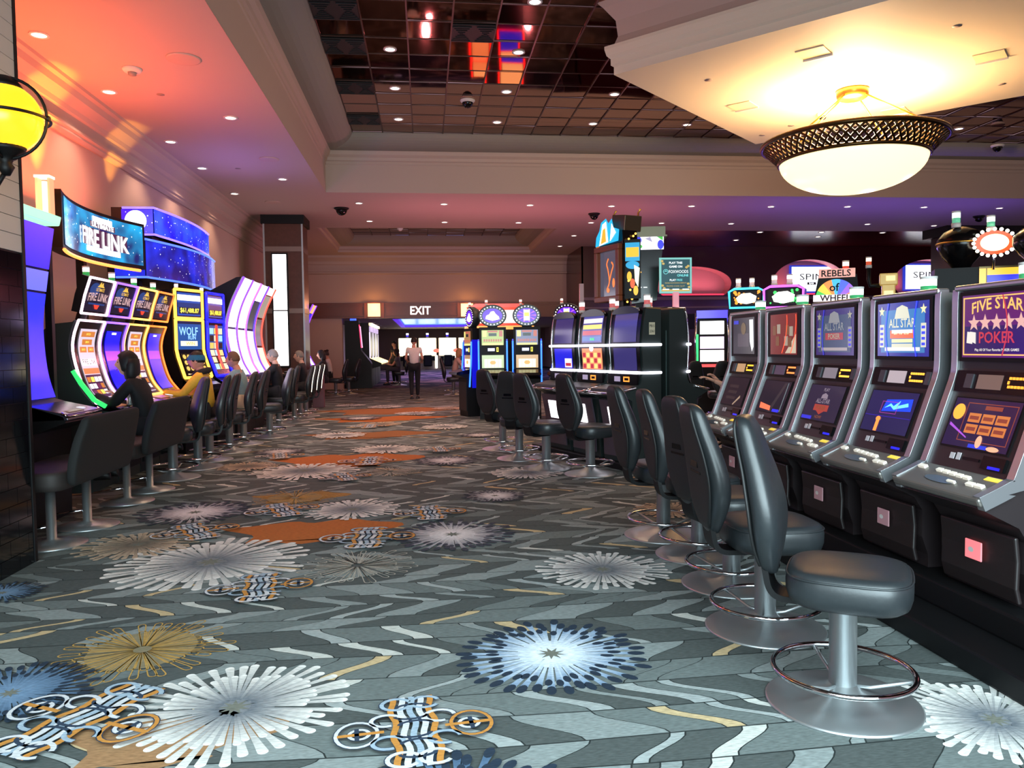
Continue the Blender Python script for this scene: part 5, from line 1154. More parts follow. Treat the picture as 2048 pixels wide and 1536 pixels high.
# ---- big game sign on the bank
t = thing('game_sign', 'big gaudy game sign with a wood framed picture standing over the light bar machines', 'sign', (2.42, 9.95, -0.06), D(-71))
WD = mat('orange wood', '#7a3a1c', 0.35)
part(None, 'body', lambda m: m.prism([(-0.30, 2.06), (0.30, 2.06), (0.32, 2.55), (0.26, 2.95), (-0.26, 2.95), (-0.32, 2.55)], 0.0, 0.22, 'y'), BLACKG, t)
part(None, 'post', lambda m: m.box((0, 0.2, 2.0), (0.1, 0.1, 0.16)), BLACK, t)
part(None, 'wood_frame', lambda m: m.frame(front(0.0, 0, 2.42), -0.31, -0.36, 0.27, 0.36, 0.07, 0, 0.07), WD, t, bevel=0.008)
def pic(m):
    M = front(-0.012, -0.02, 2.42); m.rect(M, -0.24, -0.29, 0.24, 0.29, 0, 0)
    cl = smooth_pts([(-0.06, -0.2), (0.0, -0.1), (-0.03, 0.05), (-0.06, 0.13), (-0.02, 0.2)], 5); m.poly(M, strip_poly(cl, -0.012, 0.012), 0.004, 1)
    cl = smooth_pts([(0.0, -0.1), (0.05, 0.02), (0.09, 0.1), (0.05, 0.15)], 5); m.poly(M, strip_poly(cl, -0.012, 0.012), 0.004, 1); m.disc(M, -0.03, -0.21, 0.035, 0.03, 0.004, 1); m.disc(M, 0.1, -0.12, 0.03, 0.06, 0.004, 1)
part(None, 'picture', pic, [PV('#4a4858', .6), em('#ff7a30', 1.0)], t)
def crest(m):
    M = front(-0.03, -0.03, 2.8)
    m.poly(M, [(-0.3, 0.0), (-0.28, 0.12), (-0.2, 0.2), (-0.16, 0.3), (-0.04, 0.34), (0.02, 0.27), (0.1, 0.32), (0.14, 0.2), (0.27, 0.16), (0.25, 0.02)], 0.0, 0)
    m.poly(M, [(-0.2, 0.0), (-0.12, 0.27), (-0.03, 0.3), (0.02, 0.03)], 0.006, 1); m.poly(M, [(-0.15, 0.02), (-0.1, 0.2), (-0.04, 0.22), (-0.02, 0.04)], 0.012, 2); m.poly(M, [(0.06, 0.03), (0.1, 0.26), (0.2, 0.13)], 0.006, 1)
part(None, 'crest', crest, [em('#18a0d8', 1.2), em('#fff4e0', 1.5), em('#f0982a', 1.2)], t)
def sidep(m):
    M = plane((0.31, 0.0, 2.0), (0.5, 0.6, 0), (0, 0, 1))
    m.slab(M, 0.0, 0.08, 0.2, 0.82, -0.03, 0, 0); m.rect(M, 0.01, 0.55, 0.19, 0.78, 0.004, 2); m.rect(M, 0.02, 0.6, 0.18, 0.72, 0.008, 1); m.disc(M, 0.1, 0.5, 0.085, 0.05, 0.006, 2)
    for k in range(3): m.disc(M, 0.06+0.04*k, 0.36-0.09*k, 0.03, 0.06, 0.006, (1, 3, 1)[k])
    m.poly(M, [(0.12, 0.5), (0.19, 0.46), (0.17, 0.22), (0.13, 0.3)], 0.007, 4)
part(None, 'side_art', sidep, [BLACK, em('#f0a828', 1.2), em('#2898c8', 1.0), em('#e05a28', 1.0), em('#f8ecc0', 1.3)], t)
for k in range(24):
    a = k/24
    part('gs_bulb', 'bulb', lambda m: m.ball((0, 0, 0), 0.014, 8, 6), em('#ffb048', 2.5), t, loc=(0.34+0.02*math.sin(k*2.1), 0.02+0.2*((k*7) % 24)/24, 2.04+0.9*a))
part(None, 'left_wing', lambda m: m.prism([(-0.33, 2.1), (-0.31, 2.1), (-0.31, 2.85), (-0.33, 2.9)], -0.02, 0.24, 'y'), mat('wing art', '#6a4028', 0.4, 0, '#c0702a', 0.5), t)
part(None, 'top_box', lambda m: [m.box((0.12, 0.16, 3.06), (0.3, 0.26, 0.2), 0, Matrix.Rotation(0.15, 3, 'Y'))], mat('bronze box', '#4a3a2a', 0.35, 0.5), t, bevel=0.01)
for q, (x0, y0) in enumerate(((0.0, 0.05), (0.24, 0.26))): part(None, 'antenna', lambda m: m.tube([(x0, y0, 2.95), (x0, y0, 3.18), (x0+0.05, y0, 3.22)], 0.012, 6), GOLD, t)
t = thing('game_sign', 'black topper with a white, blue and green screen right of the wood framed game sign', 'sign', (2.87, 9.85, -0.03), D(-12))
part(None, 'housing', lambda m: m.prism([(-0.2, 2.0), (0.12, 2.04), (0.2, 2.72), (-0.2, 2.72)], 0.0, 0.3, 'y'), BLACKG, t)
def sc2(m):
    M = front(-0.01, 0.01, 2.78); m.rect(M, -0.2, -0.09, 0.2, 0.09, 0, 0); m.disc(M, -0.13, 0.03, 0.05, None, 0.004, 1); m.disc(M, -0.12, -0.05, 0.05, 0.03, 0.005, 2); m.disc(M, 0.16, -0.03, 0.04, 0.06, 0.004, 1); m.poly(M, [(-0.04, 0.05), (0.06, 0.0), (0.03, 0.07)], 0.004, 3); m.poly(M, [(0.1, 0.08), (0.19, 0.08), (0.19, 0.02)], 0.004, 2)
part(None, 'display', sc2, [em('#f4f0ff', 1.6), em('#2020d0', 1.2), em('#38b030', 1.0), em('#a8a0c0', 0.8)], t)
part(None, 'grey_roof', lambda m: [m.box((0, 0.14, 2.92), (0.46, 0.34, 0.12)), m.box((0, 0.14, 2.86), (0.5, 0.38, 0.02))], mat('khaki metal', '#77705a', 0.4, 0.5), t)
part(None, 'marks', lambda m: [m.rect(front(-0.006, -0.02, 2.2), -0.1+0.07*k, 0.0, -0.05+0.07*k, 0.015) for k in range(2)], em('#d8d8d8', 0.8), t)
part(None, 'post', lambda m: m.box((-0.1, 0.15, 1.95), (0.09, 0.09, 0.2)), BLACK, t)
# ---- promotional sign
t = thing('promo_sign', 'teal PLAY THIS GAME ON sign on a clear post behind the light bar machines', 'sign', (3.0, 9.1, 0), D(-4))
TEAL = mat('sign teal', '#1f4a52', 0.4, 0, '#1f5058', 0.25); TEALB = mat('sign border', '#7fc0b8', 0.4, 0, '#80c8c0', 0.3); SGOLD = mat('sign gold', '#c8a860', 0.4, 0, '#c0a050', 0.35); SWH = mat('sign white', '#eef4f2', 0.5, 0, '#ffffff', 0.5)
def promo(m):
    M = front(0.0, 0, 2.26); m.slab(M, -0.195, -0.212, 0.195, 0.212, -0.02, 0, 1); m.rect(M, -0.172, -0.19, 0.172, 0.19, 0.003, 0); m.rect(M, -0.172, -0.19, 0.172, -0.165, 0.004, 2)
    m.text(M, 'PLAY THIS', 0, 0.15, 0.026, 0.006, 3, maxw=0.2); m.text(M, 'GAME ON', 0, 0.105, 0.026, 0.006, 3, maxw=0.2)
    m.text(M, 'FOXWOODS', 0.035, 0.045, 0.036, 0.006, 3, maxw=0.235, bold=False); m.text(M, 'ONLINE', 0.085, 0.0, 0.028, 0.006, 4, maxw=0.16)
    m.disc(M, -0.12, 0.045, 0.03, None, 0.005, 4); m.disc(M, -0.12, 0.045, 0.025, None, 0.006, 0); m.poly(M, [(-0.14, 0.04), (-0.12, 0.062), (-0.1, 0.04), (-0.12, 0.05)], 0.007, 4)
    m.text(M, 'PLAY', -0.035, -0.055, 0.024, 0.006, 3); m.text(M, 'FREE', 0.045, -0.055, 0.024, 0.006, 4, bold=False)
    m.text(M, 'PROMO.FOXWOODS.COM/SLOT', 0, -0.09, 0.013, 0.006, 2, maxw=0.31); m.text(M, 'PROMO CODE: SLOT', 0, -0.127, 0.018, 0.006, 2, maxw=0.22, bold=False)
    for u, v in ((-0.165, 0.17), (-0.15, 0.14), (0.15, 0.11), (0.13, 0.095), (-0.16, -0.12), (0.16, -0.14), (0.15, -0.1), (-0.14, -0.15)): m.disc(M, u, v, 0.017, 0.014, 0.008, 2, 12)
    for u, v in ((-0.12, -0.165), (0.0, -0.165), (0.12, -0.165)): m.rect(M, u-0.04, v-0.006, u+0.04, v+0.006, 0.007, 3)
part(None, 'board', promo, [TEAL, TEALB, SGOLD, SWH, mat('sign aqua', '#7fd8d8', 0.4, 0, '#70d0d0', 0.5)], t)
part(None, 'post', lambda m: m.box((0, 0, 1.96), (0.07, 0.04, 0.2)), mat('clear pink', '#c8a0a8', 0.15, 0, '#ff90a0', 0.25), t)
part(None, 'foot', lambda m: m.box((0, 0, 1.868), (0.2, 0.12, 0.016)), em('#ffe0c8', 1.4), t)
# ================================================================== far right row behind the upright machines
def backm(x, y, lab, a=-45, top=1.9, s1='#c8a8c8', s2='#8a70a0', es=0.8):
    t = thing('slot_machine', lab, 'slot machine', (x, y, 0), D(a), 'machines in the far right row')
    part(('bk', top), 'cabinet', lambda m: m.prism([(0.45, 0), (0.45, top), (0.0, top), (0.0, 1.0), (-0.28, 0.92), (-0.28, 0.86), (-0.08, 0.78), (-0.08, 0)], -0.3, 0.3, 'x'), BLACK, t)
    M = front(0.0); part(('bku', top, s1), 'upper_screen', lambda m: [m.slab(M, -0.25, 1.45, 0.25, top-0.08, 0, 0.01)], em(s1, es), t); part(('bkl', s2), 'lower_screen', lambda m: m.slab(M, -0.25, 1.03, 0.25, 1.4, 0, 0.01), em(s2, es), t)
    return t
def framed(t, top, c, art):
    M = front(-0.02, 0, top+0.2)
    part(None, 'topper_box', lambda m: m.prism([(-0.3, top), (0.3, top), (0.31, top+0.32), (0.22, top+0.38), (-0.22, top+0.38), (-0.31, top+0.32)], 0.0, 0.35, 'y'), BLACK, t)
    part(None, 'topper_neon', lambda m: m.tube([M(u, v, 0.0) for u, v in ((-0.28, -0.17), (0.28, -0.17), (0.295, 0.11), (0.2, 0.16), (-0.2, 0.16), (-0.295, 0.11))], 0.02, 6, closed=True), em(c, 2.4), t)
    def f(m):
        m.rect(M, -0.24, -0.13, 0.24, 0.11, 0.004, 0)
        r = random.Random(3+len(c)+art)
        for k in range(26): m.disc(M, (r.random()-0.5)*0.42, (r.random()-0.5)*0.2, 0.012+0.02*r.random(), None, 0.006, 1, 8)
        m.poly(M, [(-0.14, -0.08), (-0.17, 0.0), (-0.08, 0.07), (0.06, 0.08), (0.17, 0.02), (0.15, -0.08), (0.0, -0.11)], 0.010, 2)
    part(None, 'topper_screen', f, [em('#201018', 0.4), em('#ff9030' if art else '#40e060', 1.5), em('#fff8ec', 2.6)], t)
    for u in (-0.15, 0.08): candle(t, u, 0.1, top+0.37, 1.6, '#fff4f0', '#c0b0b0')
t = backm(*at_x(1493, 600, 5.6).xy, 'machine with a cyan neon framed topper screen', -30, 2.04); framed(t, 2.04, '#38c8ff', 1)
t = backm(*at_x(1567, 600, 5.6).xy, 'machine with a magenta neon framed topper screen', -32, 1.97); framed(t, 1.97, '#d050ff', 0)
t = backm(*at_x(1672, 580, 5.6).xy, 'machine with a rainbow WHEEL topper', -30, 1.95)
WM = front(0.0, 0, 2.02)
WC = ['#30b838', '#f0c028', '#f08028', '#30a8e0', '#3850d8', '#8a48d0', '#e06a28']
def wheel(m):
    for k in range(7): m.poly(WM, [(0, 0.0)]+[(0.26*math.cos(PI-PI*(k+j/4)/7), 0.02+0.26*math.sin(PI-PI*(k+j/4)/7)) for j in range(5)], 0.0, k)
part(None, 'fan', wheel, [em(c, 1.1) for c in WC], t); part(None, 'fan_back', lambda m: m.prism([(-0.3, 1.95), (0.3, 1.95), (0.26, 2.36), (-0.22, 2.36)], 0.01, 0.12, 'y'), BLACK, t)
part(None, 'lower_word', lambda m: [m.slab(WM, -0.29, -0.02, 0.27, 0.07, 0.01, 0.02, 1), m.text(WM, 'WHEEL', -0.01, 0.025, 0.085, 0.024, 0, maxw=0.52)], [BLACK, em('#f8e0e8', 1.0)], t)
part(None, 'upper_word', lambda m: [m.slab(WM, -0.22, 0.3, 0.24, 0.42, 0.01, 0.02, 1), m.text(WM, 'REBELS', 0, 0.36, 0.09, 0.024, 0, maxw=0.42), m.text(WM, 'of', -0.02, 0.17, 0.11, 0.024, 0)], [BLACK, mat('pink gold', '#b88a80', 0.3, 0.5, '#c07868', 0.5)], t)
for k in range(9): part('wh_b', 'bulb', lambda m: m.ball((0, 0, 0), 0.013, 8, 6), em('#ffe0f0', 3.0), t, loc=(-0.2+0.05*k, 0.02, 2.41))
candle(t, 0.12, 0.06, 2.37, 1.6, '#ffd0b0', '#d04030')
t = backm(*at_x(1777, 580, 5.6).xy, 'machine with a totem shaped topper', -30, 1.95)
part(None, 'totem', lambda m: [m.box((0, 0.05, 2.03), (0.15, 0.16, 0.2)), m.box((0.0, 0.05, 2.19), (0.2, 0.2, 0.14))], mat('totem khaki', '#8a7a50', 0.35, 0.4, '#c8a050', 0.3), t, bevel=0.01)
part(None, 'totem_arm', lambda m: m.tube([(-0.09, 0.03, 2.12), (-0.2, 0.03, 2.12), (-0.22, 0.03, 2.2), (-0.22, 0.03, 2.34)], 0.025, 8), BLACK, t); candle(t, -0.22, 0.03, 2.34, 1.2, '#ffd8b0', '#d05030')
part(None, 'totem_glow', lambda m: m.box((0, -0.036, 2.0), (0.1, 0.01, 0.1)), em('#ffc878', 1.3), t); part(None, 'totem_eye', lambda m: m.box((0.02, -0.054, 2.2), (0.1, 0.01, 0.06)), em('#ffc878', 1.3), t)
t = backm(*at_x(1935, 580, 5.6).xy, 'machine with a black pod and blue screen topper at the right edge', -30, 1.9)
part(None, 'pod', lambda m: m.lathe([(0.0, 2.16), (0.07, 2.17), (0.11, 2.24), (0.18, 2.32), (0.23, 2.42), (0.23, 2.5), (0.17, 2.58), (0.07, 2.63), (0.0, 2.64)], 32, (-0.04, 0.2, 0)), BLACKG, t)
part(None, 'pod_ring', lambda m: m.tube([(-0.04+0.235*math.cos(2*PI*k/32), 0.2+0.235*math.sin(2*PI*k/32), 2.46) for k in range(32)], 0.01, 6, closed=True), GOLD, t)
part(None, 'black_box', lambda m: m.box((-0.1, 0.2, 2.04), (0.4, 0.4, 0.3)), BLACK, t)
def blue(m):
    M = front(-0.02, 0.3, 2.04); m.slab(M, -0.2, -0.15, 0.2, 0.15, -0.2, 0, 0); m.rect(M, -0.13, -0.14, 0.19, 0.06, 0.004, 1); m.rect(M, -0.13, 0.06, 0.19, 0.13, 0.004, 2); m.disc(M, 0.1, -0.1, 0.08, 0.04, 0.008, 3); m.rect(M, -0.2, -0.14, -0.14, 0.13, 0.004, 2)
part(None, 'blue_screen', blue, [mat('amber box', '#6a5a30', 0.3, 0.5), em('#2020d8', 1.3), em('#f0b030', 1.2), em('#fff0d8', 2.2)], t)
OV = plane((0.22, -0.1, 2.42), (1, 0, 0), (0, 0, 1))
o = part(None, 'oval_sign', lambda m: [m.disc(OV, 0, 0, 0.17, 0.12, 0.0, 0, 32), m.disc(OV, 0, 0, 0.125, 0.085, 0.006, 1, 32)], [em('#e05028', 1.4), em('#fff0b0', 2.6)], t)
for k in range(20): part('ovb', 'bulb', lambda m: m.ball((0, 0, 0), 0.018, 8, 6), em('#fff4d8', 5.0), o, loc=(0.22+0.185*math.cos(2*PI*k/20), -0.11, 2.42+0.135*math.sin(2*PI*k/20)))
part(None, 'sign_rod', lambda m: m.tube([(0.22, -0.06, 2.15), (0.22, -0.06, 2.4)], 0.012, 6), CHROME, t)
candle(t, -0.1, 0.1, 2.62, 1.5, '#e8fff0', '#60b890'); candle(t, 0.2, 0.0, 2.55, 1.4, '#e8fff0', '#60b890')
t = backm(*at_x(2120, 560, 5.6).xy, 'machine with a black pod topper cut off by the right edge of the picture', -30, 1.9)
part(None, 'pod', lambda m: m.lathe([(0.0, 2.06), (0.08, 2.07), (0.12, 2.14), (0.2, 2.22), (0.25, 2.3), (0.25, 2.38), (0.18, 2.45), (0.08, 2.5), (0.0, 2.51)], 32, (-0.08, 0.2, 0)), BLACKG, t)
part(None, 'pod_neck', lambda m: m.cyl((-0.08, 0.2, 1.88), (-0.08, 0.2, 2.1), 0.06, 12), BLACK, t)
# white lit machine beyond the bar machines
t = thing('slot_machine', 'white lit machine with blue topper seen between the light bar bank and the upright row', 'slot machine', tuple(at_y(1424, 670, 15.6).xy)+(0,), D(-18))
part(None, 'cabinet', lambda m: m.box((0, 0.25, 1.05), (0.66, 0.5, 2.1)), BLACK, t)
part(None, 'screens', lambda m: [m.slab(front(0.0), -0.24, z0, 0.24, z1, 0, 0.012, i) for i, (z0, z1) in enumerate(((1.08, 1.32), (1.35, 1.6), (1.65, 1.92)))], [em('#fff0f0', 1.9), em('#f0c8ff', 1.5), em('#ffffff', 2.8)], t)
part(None, 'topper', lambda m: m.box((0, 0.0, 2.06), (0.62, 0.12, 0.16)), em('#5a50f0', 1.1), t)
part(None, 'side_glow', lambda m: m.tube([(-0.3, -0.02, 1.1), (-0.3, -0.02, 1.65)], 0.025, 6), em('#40e080', 1.2), t)
for s in (-1, 1): part(('wrib', s), 'chrome_rib', lambda m: m.tube([(s*0.32, -0.02, 1.05), (s*0.34, -0.03, 1.5), (s*0.31, -0.02, 2.0)], 0.02, 6), CHROME, t)
part(None, 'player_panel', lambda m: m.box((0, -0.02, 1.0), (0.5, 0.04, 0.06)), em('#ff5050', 1.0), t)
for x, y, a, w in ((5.0, 14.4, 180, 'before the white lit machine'), (5.55, 14.2, 165, 'right before the white lit machine')): stool(x, y, D(a), 'black stool with its back to the camera, '+w, 'stools at the white lit machine')
# ================================================================== beyond the opening
t = thing('slot_machine', 'dark machine with a pink screen just inside the opening on the left', 'slot machine', (-2.3, 29.55, 0), D(90), None)
part(None, 'cabinet', lambda m: m.prism([(0.6, 0), (0.6, 2.5), (0.1, 2.5), (0.02, 1.4), (-0.3, 0.98), (-0.34, 0.9), (-0.34, 0)], -0.36, 0.36, 'x'), BLACK, t)
part(None, 'screen', lambda m: [m.slab(plane((0, 0.02, 1.4), (1, 0, 0), (0, 0.08, 1)), -0.33, 0.1, -0.1, 0.95, 0, 0.02, 0), m.slab(plane((0, 0.02, 1.4), (1, 0, 0), (0, 0.08, 1)), -0.05, 0.1, 0.33, 0.9, 0, 0.02, 1)], [em('#ff3060', 1.6), em('#e8a8c8', 1.4)], t)
part(None, 'blue_lamp', lambda m: m.box((-0.2, 0.3, 2.56), (0.3, 0.2, 0.12)), em('#3050ff', 2.0), t)
for i in range(3):
    w = ('nearest', 'middle', 'farthest')[i]
    t = thing('game_cabinet', 'tall mahogany game cabinet with a lit crown in the far room, %s of three' % w, 'slot machine', (-2.1, 31.2+1.8*i, 0), D(90), 'mahogany cabinets in the far room')
    part('gc_b', 'cabinet', lambda m: m.prism([(0.6, 0), (0.6, 2.45), (0.0, 2.45), (0.0, 1.1), (-0.45, 0.9), (-0.45, 0.8), (-0.1, 0.7), (-0.1, 0)], -0.85, 0.85, 'x'), BLACK, t)
    part('gc_p', 'front_panel', lambda m: m.slab(front(0.0), -0.75, 1.15, 0.75, 2.1, 0, 0.03), mat('mahogany', '#3a1a10', 0.3), t)
    part('gc_c', 'lit_crown', lambda m: [m.box((0, -0.05, 2.4), (1.7, 0.12, 0.1)), m.box((0, -0.02, 2.22), (1.6, 0.06, 0.2), 1)], [em('#ffe0a8', 1.4), em('#b8a0c8', 0.9)], t)
    part('gc_k', 'lit_deck', lambda m: m.prism([(-0.46, 0.86), (-0.46, 0.92), (-0.02, 1.1), (-0.02, 1.02)], -0.83, 0.83, 'x'), em('#ffd890', 1.6), t)
    for s in (-1, 1): part(('gc_s', s), 'lit_edge', lambda m: m.box((s*0.82, -0.02, 1.6), (0.05, 0.05, 1.0)), em('#e8d8f0', 0.9), t)
for i in range(5):
    w = ('first', 'second', 'third', 'fourth', 'fifth')[i]
    t = thing('slot_machine', 'glaring white screen machine on the far back wall, %s from the left' % w, 'slot machine', (-1.2+1.42*i, 56.0, 0), 0, 'white machines on the far back wall')
    part('fw_b', 'cabinet', lambda m: m.box((0, 0.3, 1.1), (1.3, 0.5, 2.2)), mat('ivory', '#d8c8a8', 0.5), t)
    part('fw_s', 'screen', lambda m: m.slab(front(0.04), -0.6, 0.95, 0.6, 2.2, 0, 0.02), em('#fff6d8', 2.6), t)
    part('fw_d', 'deck', lambda m: m.box((0, -0.2, 0.75), (1.0, 0.5, 0.3)), BLACK, t); part('fw_g', 'base_glow', lambda m: m.box((0.62, 0.03, 0.5), (0.16, 0.04, 0.9)), em('#ffffff', 2.6), t)
    part('fw_l', 'red_lamp', lambda m: m.ball((0.6, -0.05, 1.3), (0.22, 0.12, 0.14), 12, 8), em('#ff7060', 1.2), t); candle(t, 0, 0.3, 2.2, 3.5, '#f0e8ff', '#5040ff')
    part('fw_c', 'seat', lambda m: m.box((0, -0.9, 0.6), (0.6, 0.5, 0.8)), BLACK, t, bevel=0.08)

# ---- two red outlined machines behind the oval topped bank (the photo shows them in the mirror ceiling)
for x, w_, lab, nw in ((1.75, 0.5, 'left of two', 0), (2.75, 0.72, 'right of two, with a blue screen', 1)):
    t = thing('slot_machine', 'red neon outlined machine behind the oval topped bank, '+lab, 'slot machine', (x, 23.7, 0), 0, 'red outlined machines')
    h = w_/2
    part(None, 'cabinet', lambda m: m.prism([(0.5, 0), (0.5, 2.5), (0.0, 2.5), (0.0, 1.0), (-0.3, 0.92), (-0.3, 0.85), (-0.1, 0.78), (-0.1, 0)], -h, h, 'x'), BLACK, t)
    M = front(0.0)
    part(None, 'upper_screen', lambda m: m.slab(M, -h+0.05, 1.8, h-0.05, 2.42, 0, 0.01), em('#ffb878', 1.6), t)
    part(None, 'lower_screen', lambda m: m.slab(M, -h+0.05, 1.1, h-0.05, 1.72, 0, 0.01), em('#2a20d8', 1.6) if nw else em('#ff9a60', 1.5), t)
    part(None, 'red_neon', lambda m: m.tube([M(u, v, 0.0) for u, v in ((-h, 1.05), (h, 1.05), (h, 1.76), (h, 2.45), (-h, 2.45), (-h, 1.76))], 0.025, 6, closed=True), em('#ff1818', 3.5), t)
    part(None, 'middle_neon', lambda m: m.tube([M(-h, 1.76, 0), M(h, 1.76, 0)], 0.02, 6), em('#ff1818', 3.5), t)
# ================================================================== people
SKIN = mat('skin', '#c98f76', 0.55); SKIN2 = mat('skin pale', '#d8a890', 0.55); EYE_W = mat('eye', '#1a1412', 0.3); LIP = mat('lips', '#9a5048', 0.5)
def skin_geo(nodes, edges, sub=1):
    me = bpy.data.meshes.new('sk'); names = list(nodes); ix = {n: i for i, n in enumerate(names)}
    me.from_pydata([nodes[n][0] for n in names], [(ix[a], ix[b]) for a, b in edges], [])
    o = bpy.data.objects.new('sk', me); COL.objects.link(o)
    md = o.modifiers.new('skin', 'SKIN'); md.use_smooth_shade = True; md.branch_smoothing = 0.4
    for n in names:
        r = nodes[n][1]; r = r if hasattr(r, '__len__') else (r, r)
        me.skin_vertices[0].data[ix[n]].radius = r; me.skin_vertices[0].data[ix[n]].use_root = (ix[n] == 0)
    s = o.modifiers.new('s', 'SUBSURF'); s.levels = sub; s.render_levels = sub
    dg = bpy.context.evaluated_depsgraph_get(); dg.update()
    g = bpy.data.meshes.new_from_object(o.evaluated_get(dg)); bpy.data.objects.remove(o); bpy.data.meshes.remove(me)
    return g
def head_fn(c, yaw, pitch):
    Rm = Matrix.Rotation(yaw, 3, 'Z') @ Matrix.Rotation(pitch, 3, 'X'); c = Vector(c)
    return lambda p: c + Rm @ Vector(p)
def hp(t, ph, k=1.0):
    """point of the head surface; t from crown (0) to chin (pi), ph 0 = face (-y)"""
    s, c = math.sin(t), math.cos(t); z = 0.122*c
    rx, ry = 0.076, 0.096
    if c < 0: rx *= 1-0.34*(-c)**1.5; ry *= 1-0.12*(-c)
    x = rx*s*math.sin(ph); y = -ry*s*math.cos(ph)
    f = max(0, math.cos(ph))**6
    g = lambda z0, w: math.exp(-((z-z0)/w)**2)
    n = max(0, math.cos(ph))**40
    y -= 0.026*n*g(-0.022, 0.022)+0.012*n*g(0.005, 0.03)          # nose
    y += 0.010*g(0.012, 0.016)*f*(1-n)                              # eye sockets
    y -= 0.006*f*g(0.035, 0.014)+0.012*f*g(-0.1, 0.02)+0.005*f*g(-0.06, 0.01)   # brow, chin, lips
    return Vector((x*k, y*k, z*k))
def head_geo(m, H):
    nu, nv = 28, 20
    m.loft([[H(hp(PI*j/nv if 0 < j < nv else (0.02 if j == 0 else PI-0.02), -PI+2*PI*k/nu)) for k in range(nu)] for j in range(nv+1)], cap=True, mi=0)
    for s in (-1, 1):
        m.loft([[H(Vector((s*(0.072+0.012*q), 0.008+0.022*w*math.cos(a), -0.005+0.034*w*math.sin(a)))) for a in [2*PI*k/10 for k in range(10)]] for q, w in ((0, 0.8), (0.8, 1.0), (1, 0.7))], mi=0)
        e = H(Vector((s*0.03, -0.081, 0.014))); m.ball(e, (0.012, 0.008, 0.009), 10, 6, mi=1)
    m.loft([[H(Vector((0.026*math.cos(a)*w, -0.094-0.004*q, -0.066+0.008*math.sin(a)*w))) for a in [2*PI*k/12 for k in range(12)]] for q, w in ((0, 1), (1, 0.7))], mi=2)
def hair_geo(m, H, style):
    nu, nv = 32, 14
    rings = []
    for j in range(nv+1):
        row = []
        for k in range(nu):
            ph = -PI+2*PI*k/nu; face = max(0, math.cos(ph))
            lo = {'short': 1.75, 'bald': 1.7, 'bob': 2.35, 'long': 2.3, 'bun': 1.85}[style]
            hi = {'short': 1.02, 'bald': 0.9, 'bob': 1.12, 'long': 1.05, 'bun': 0.98}[style]
            w = max(0, min(1, (face-0.35)/0.3)); T = lo*(1-w)+hi*w
            if style in ('short', 'bald', 'bun') and 0.0 < face < 0.5: T = lo*(1-w)*0.9+hi*w+0.1
            t = 0.02+(T-0.02)*j/nv
            p = hp(t, ph, 1.0); th = {'short': 0.010, 'bald': 0.006, 'bob': 0.02, 'long': 0.02, 'bun': 0.012}[style]
            d = p.copy(); d.normalize(); p = p+d*(th*(0.3 if j == nv else 1)+0.003*math.sin(k*2.3+j))
            if style in ('bob', 'long') and t > 1.7: p.x *= 1.1; p.y = p.y*1.0+0.008
            row.append(H(p))
        rings.append(row)
    m.loft(rings, cap=True)
    if style == 'bun': m.ball(H(Vector((0, 0.055, 0.115))), (0.045, 0.045, 0.04), 14, 10)
    if style in ('long', 'bob'):
        e = 1.0 if style == 'bob' else 1.1
        m.loft([[H(Vector((0.088*e*w*math.cos(a), 0.05+0.062*e*w*math.sin(a), z))) for a in [2*PI*k/20 for k in range(20)]] for z, w in ((0.06, 0.9), (0.0, 1.08), (-0.06, 1.14), (-0.11, 1.08), (-0.145*e, 0.9), (-0.15*e, 0.5))])
def hand_geo(m, wrist, d, up, side):
    """palm, four fingers of different length, thumb leaving the side of the palm"""
    d = Vector(d).normalized(); up = Vector(up); up = (up-d*up.dot(d)).normalized(); x = d.cross(up)*side; w = Vector(wrist)
    P = lambda a, b, c: w+d*a+x*b+up*c
    ring = lambda a, hw, th: [P(a, hw*math.cos(t), th*math.sin(t)) for t in [2*PI*k/12 for k in range(12)]]
    m.loft([ring(-0.02, 0.026, 0.02), ring(0.02, 0.036, 0.017), ring(0.06, 0.043, 0.015), ring(0.088, 0.04, 0.011)])
    for b, l in ((-0.031, 0.056), (-0.01, 0.072), (0.011, 0.078), (0.031, 0.07)):
        m.tube([P(0.075, b, 0), P(0.09+l*0.35, b*1.08, -0.004), P(0.09+l*0.7, b*1.1, -0.018), P(0.09+l*0.92, b*1.1, -0.036)], 0.009, 7, rr=[0.0095, 0.009, 0.0085, 0.006])
    m.tube([P(0.015, 0.03, -0.004), P(0.04, 0.055, -0.01), P(0.068, 0.064, -0.018), P(0.09, 0.062, -0.024)], 0.01, 7, rr=[0.013, 0.011, 0.0095, 0.007])
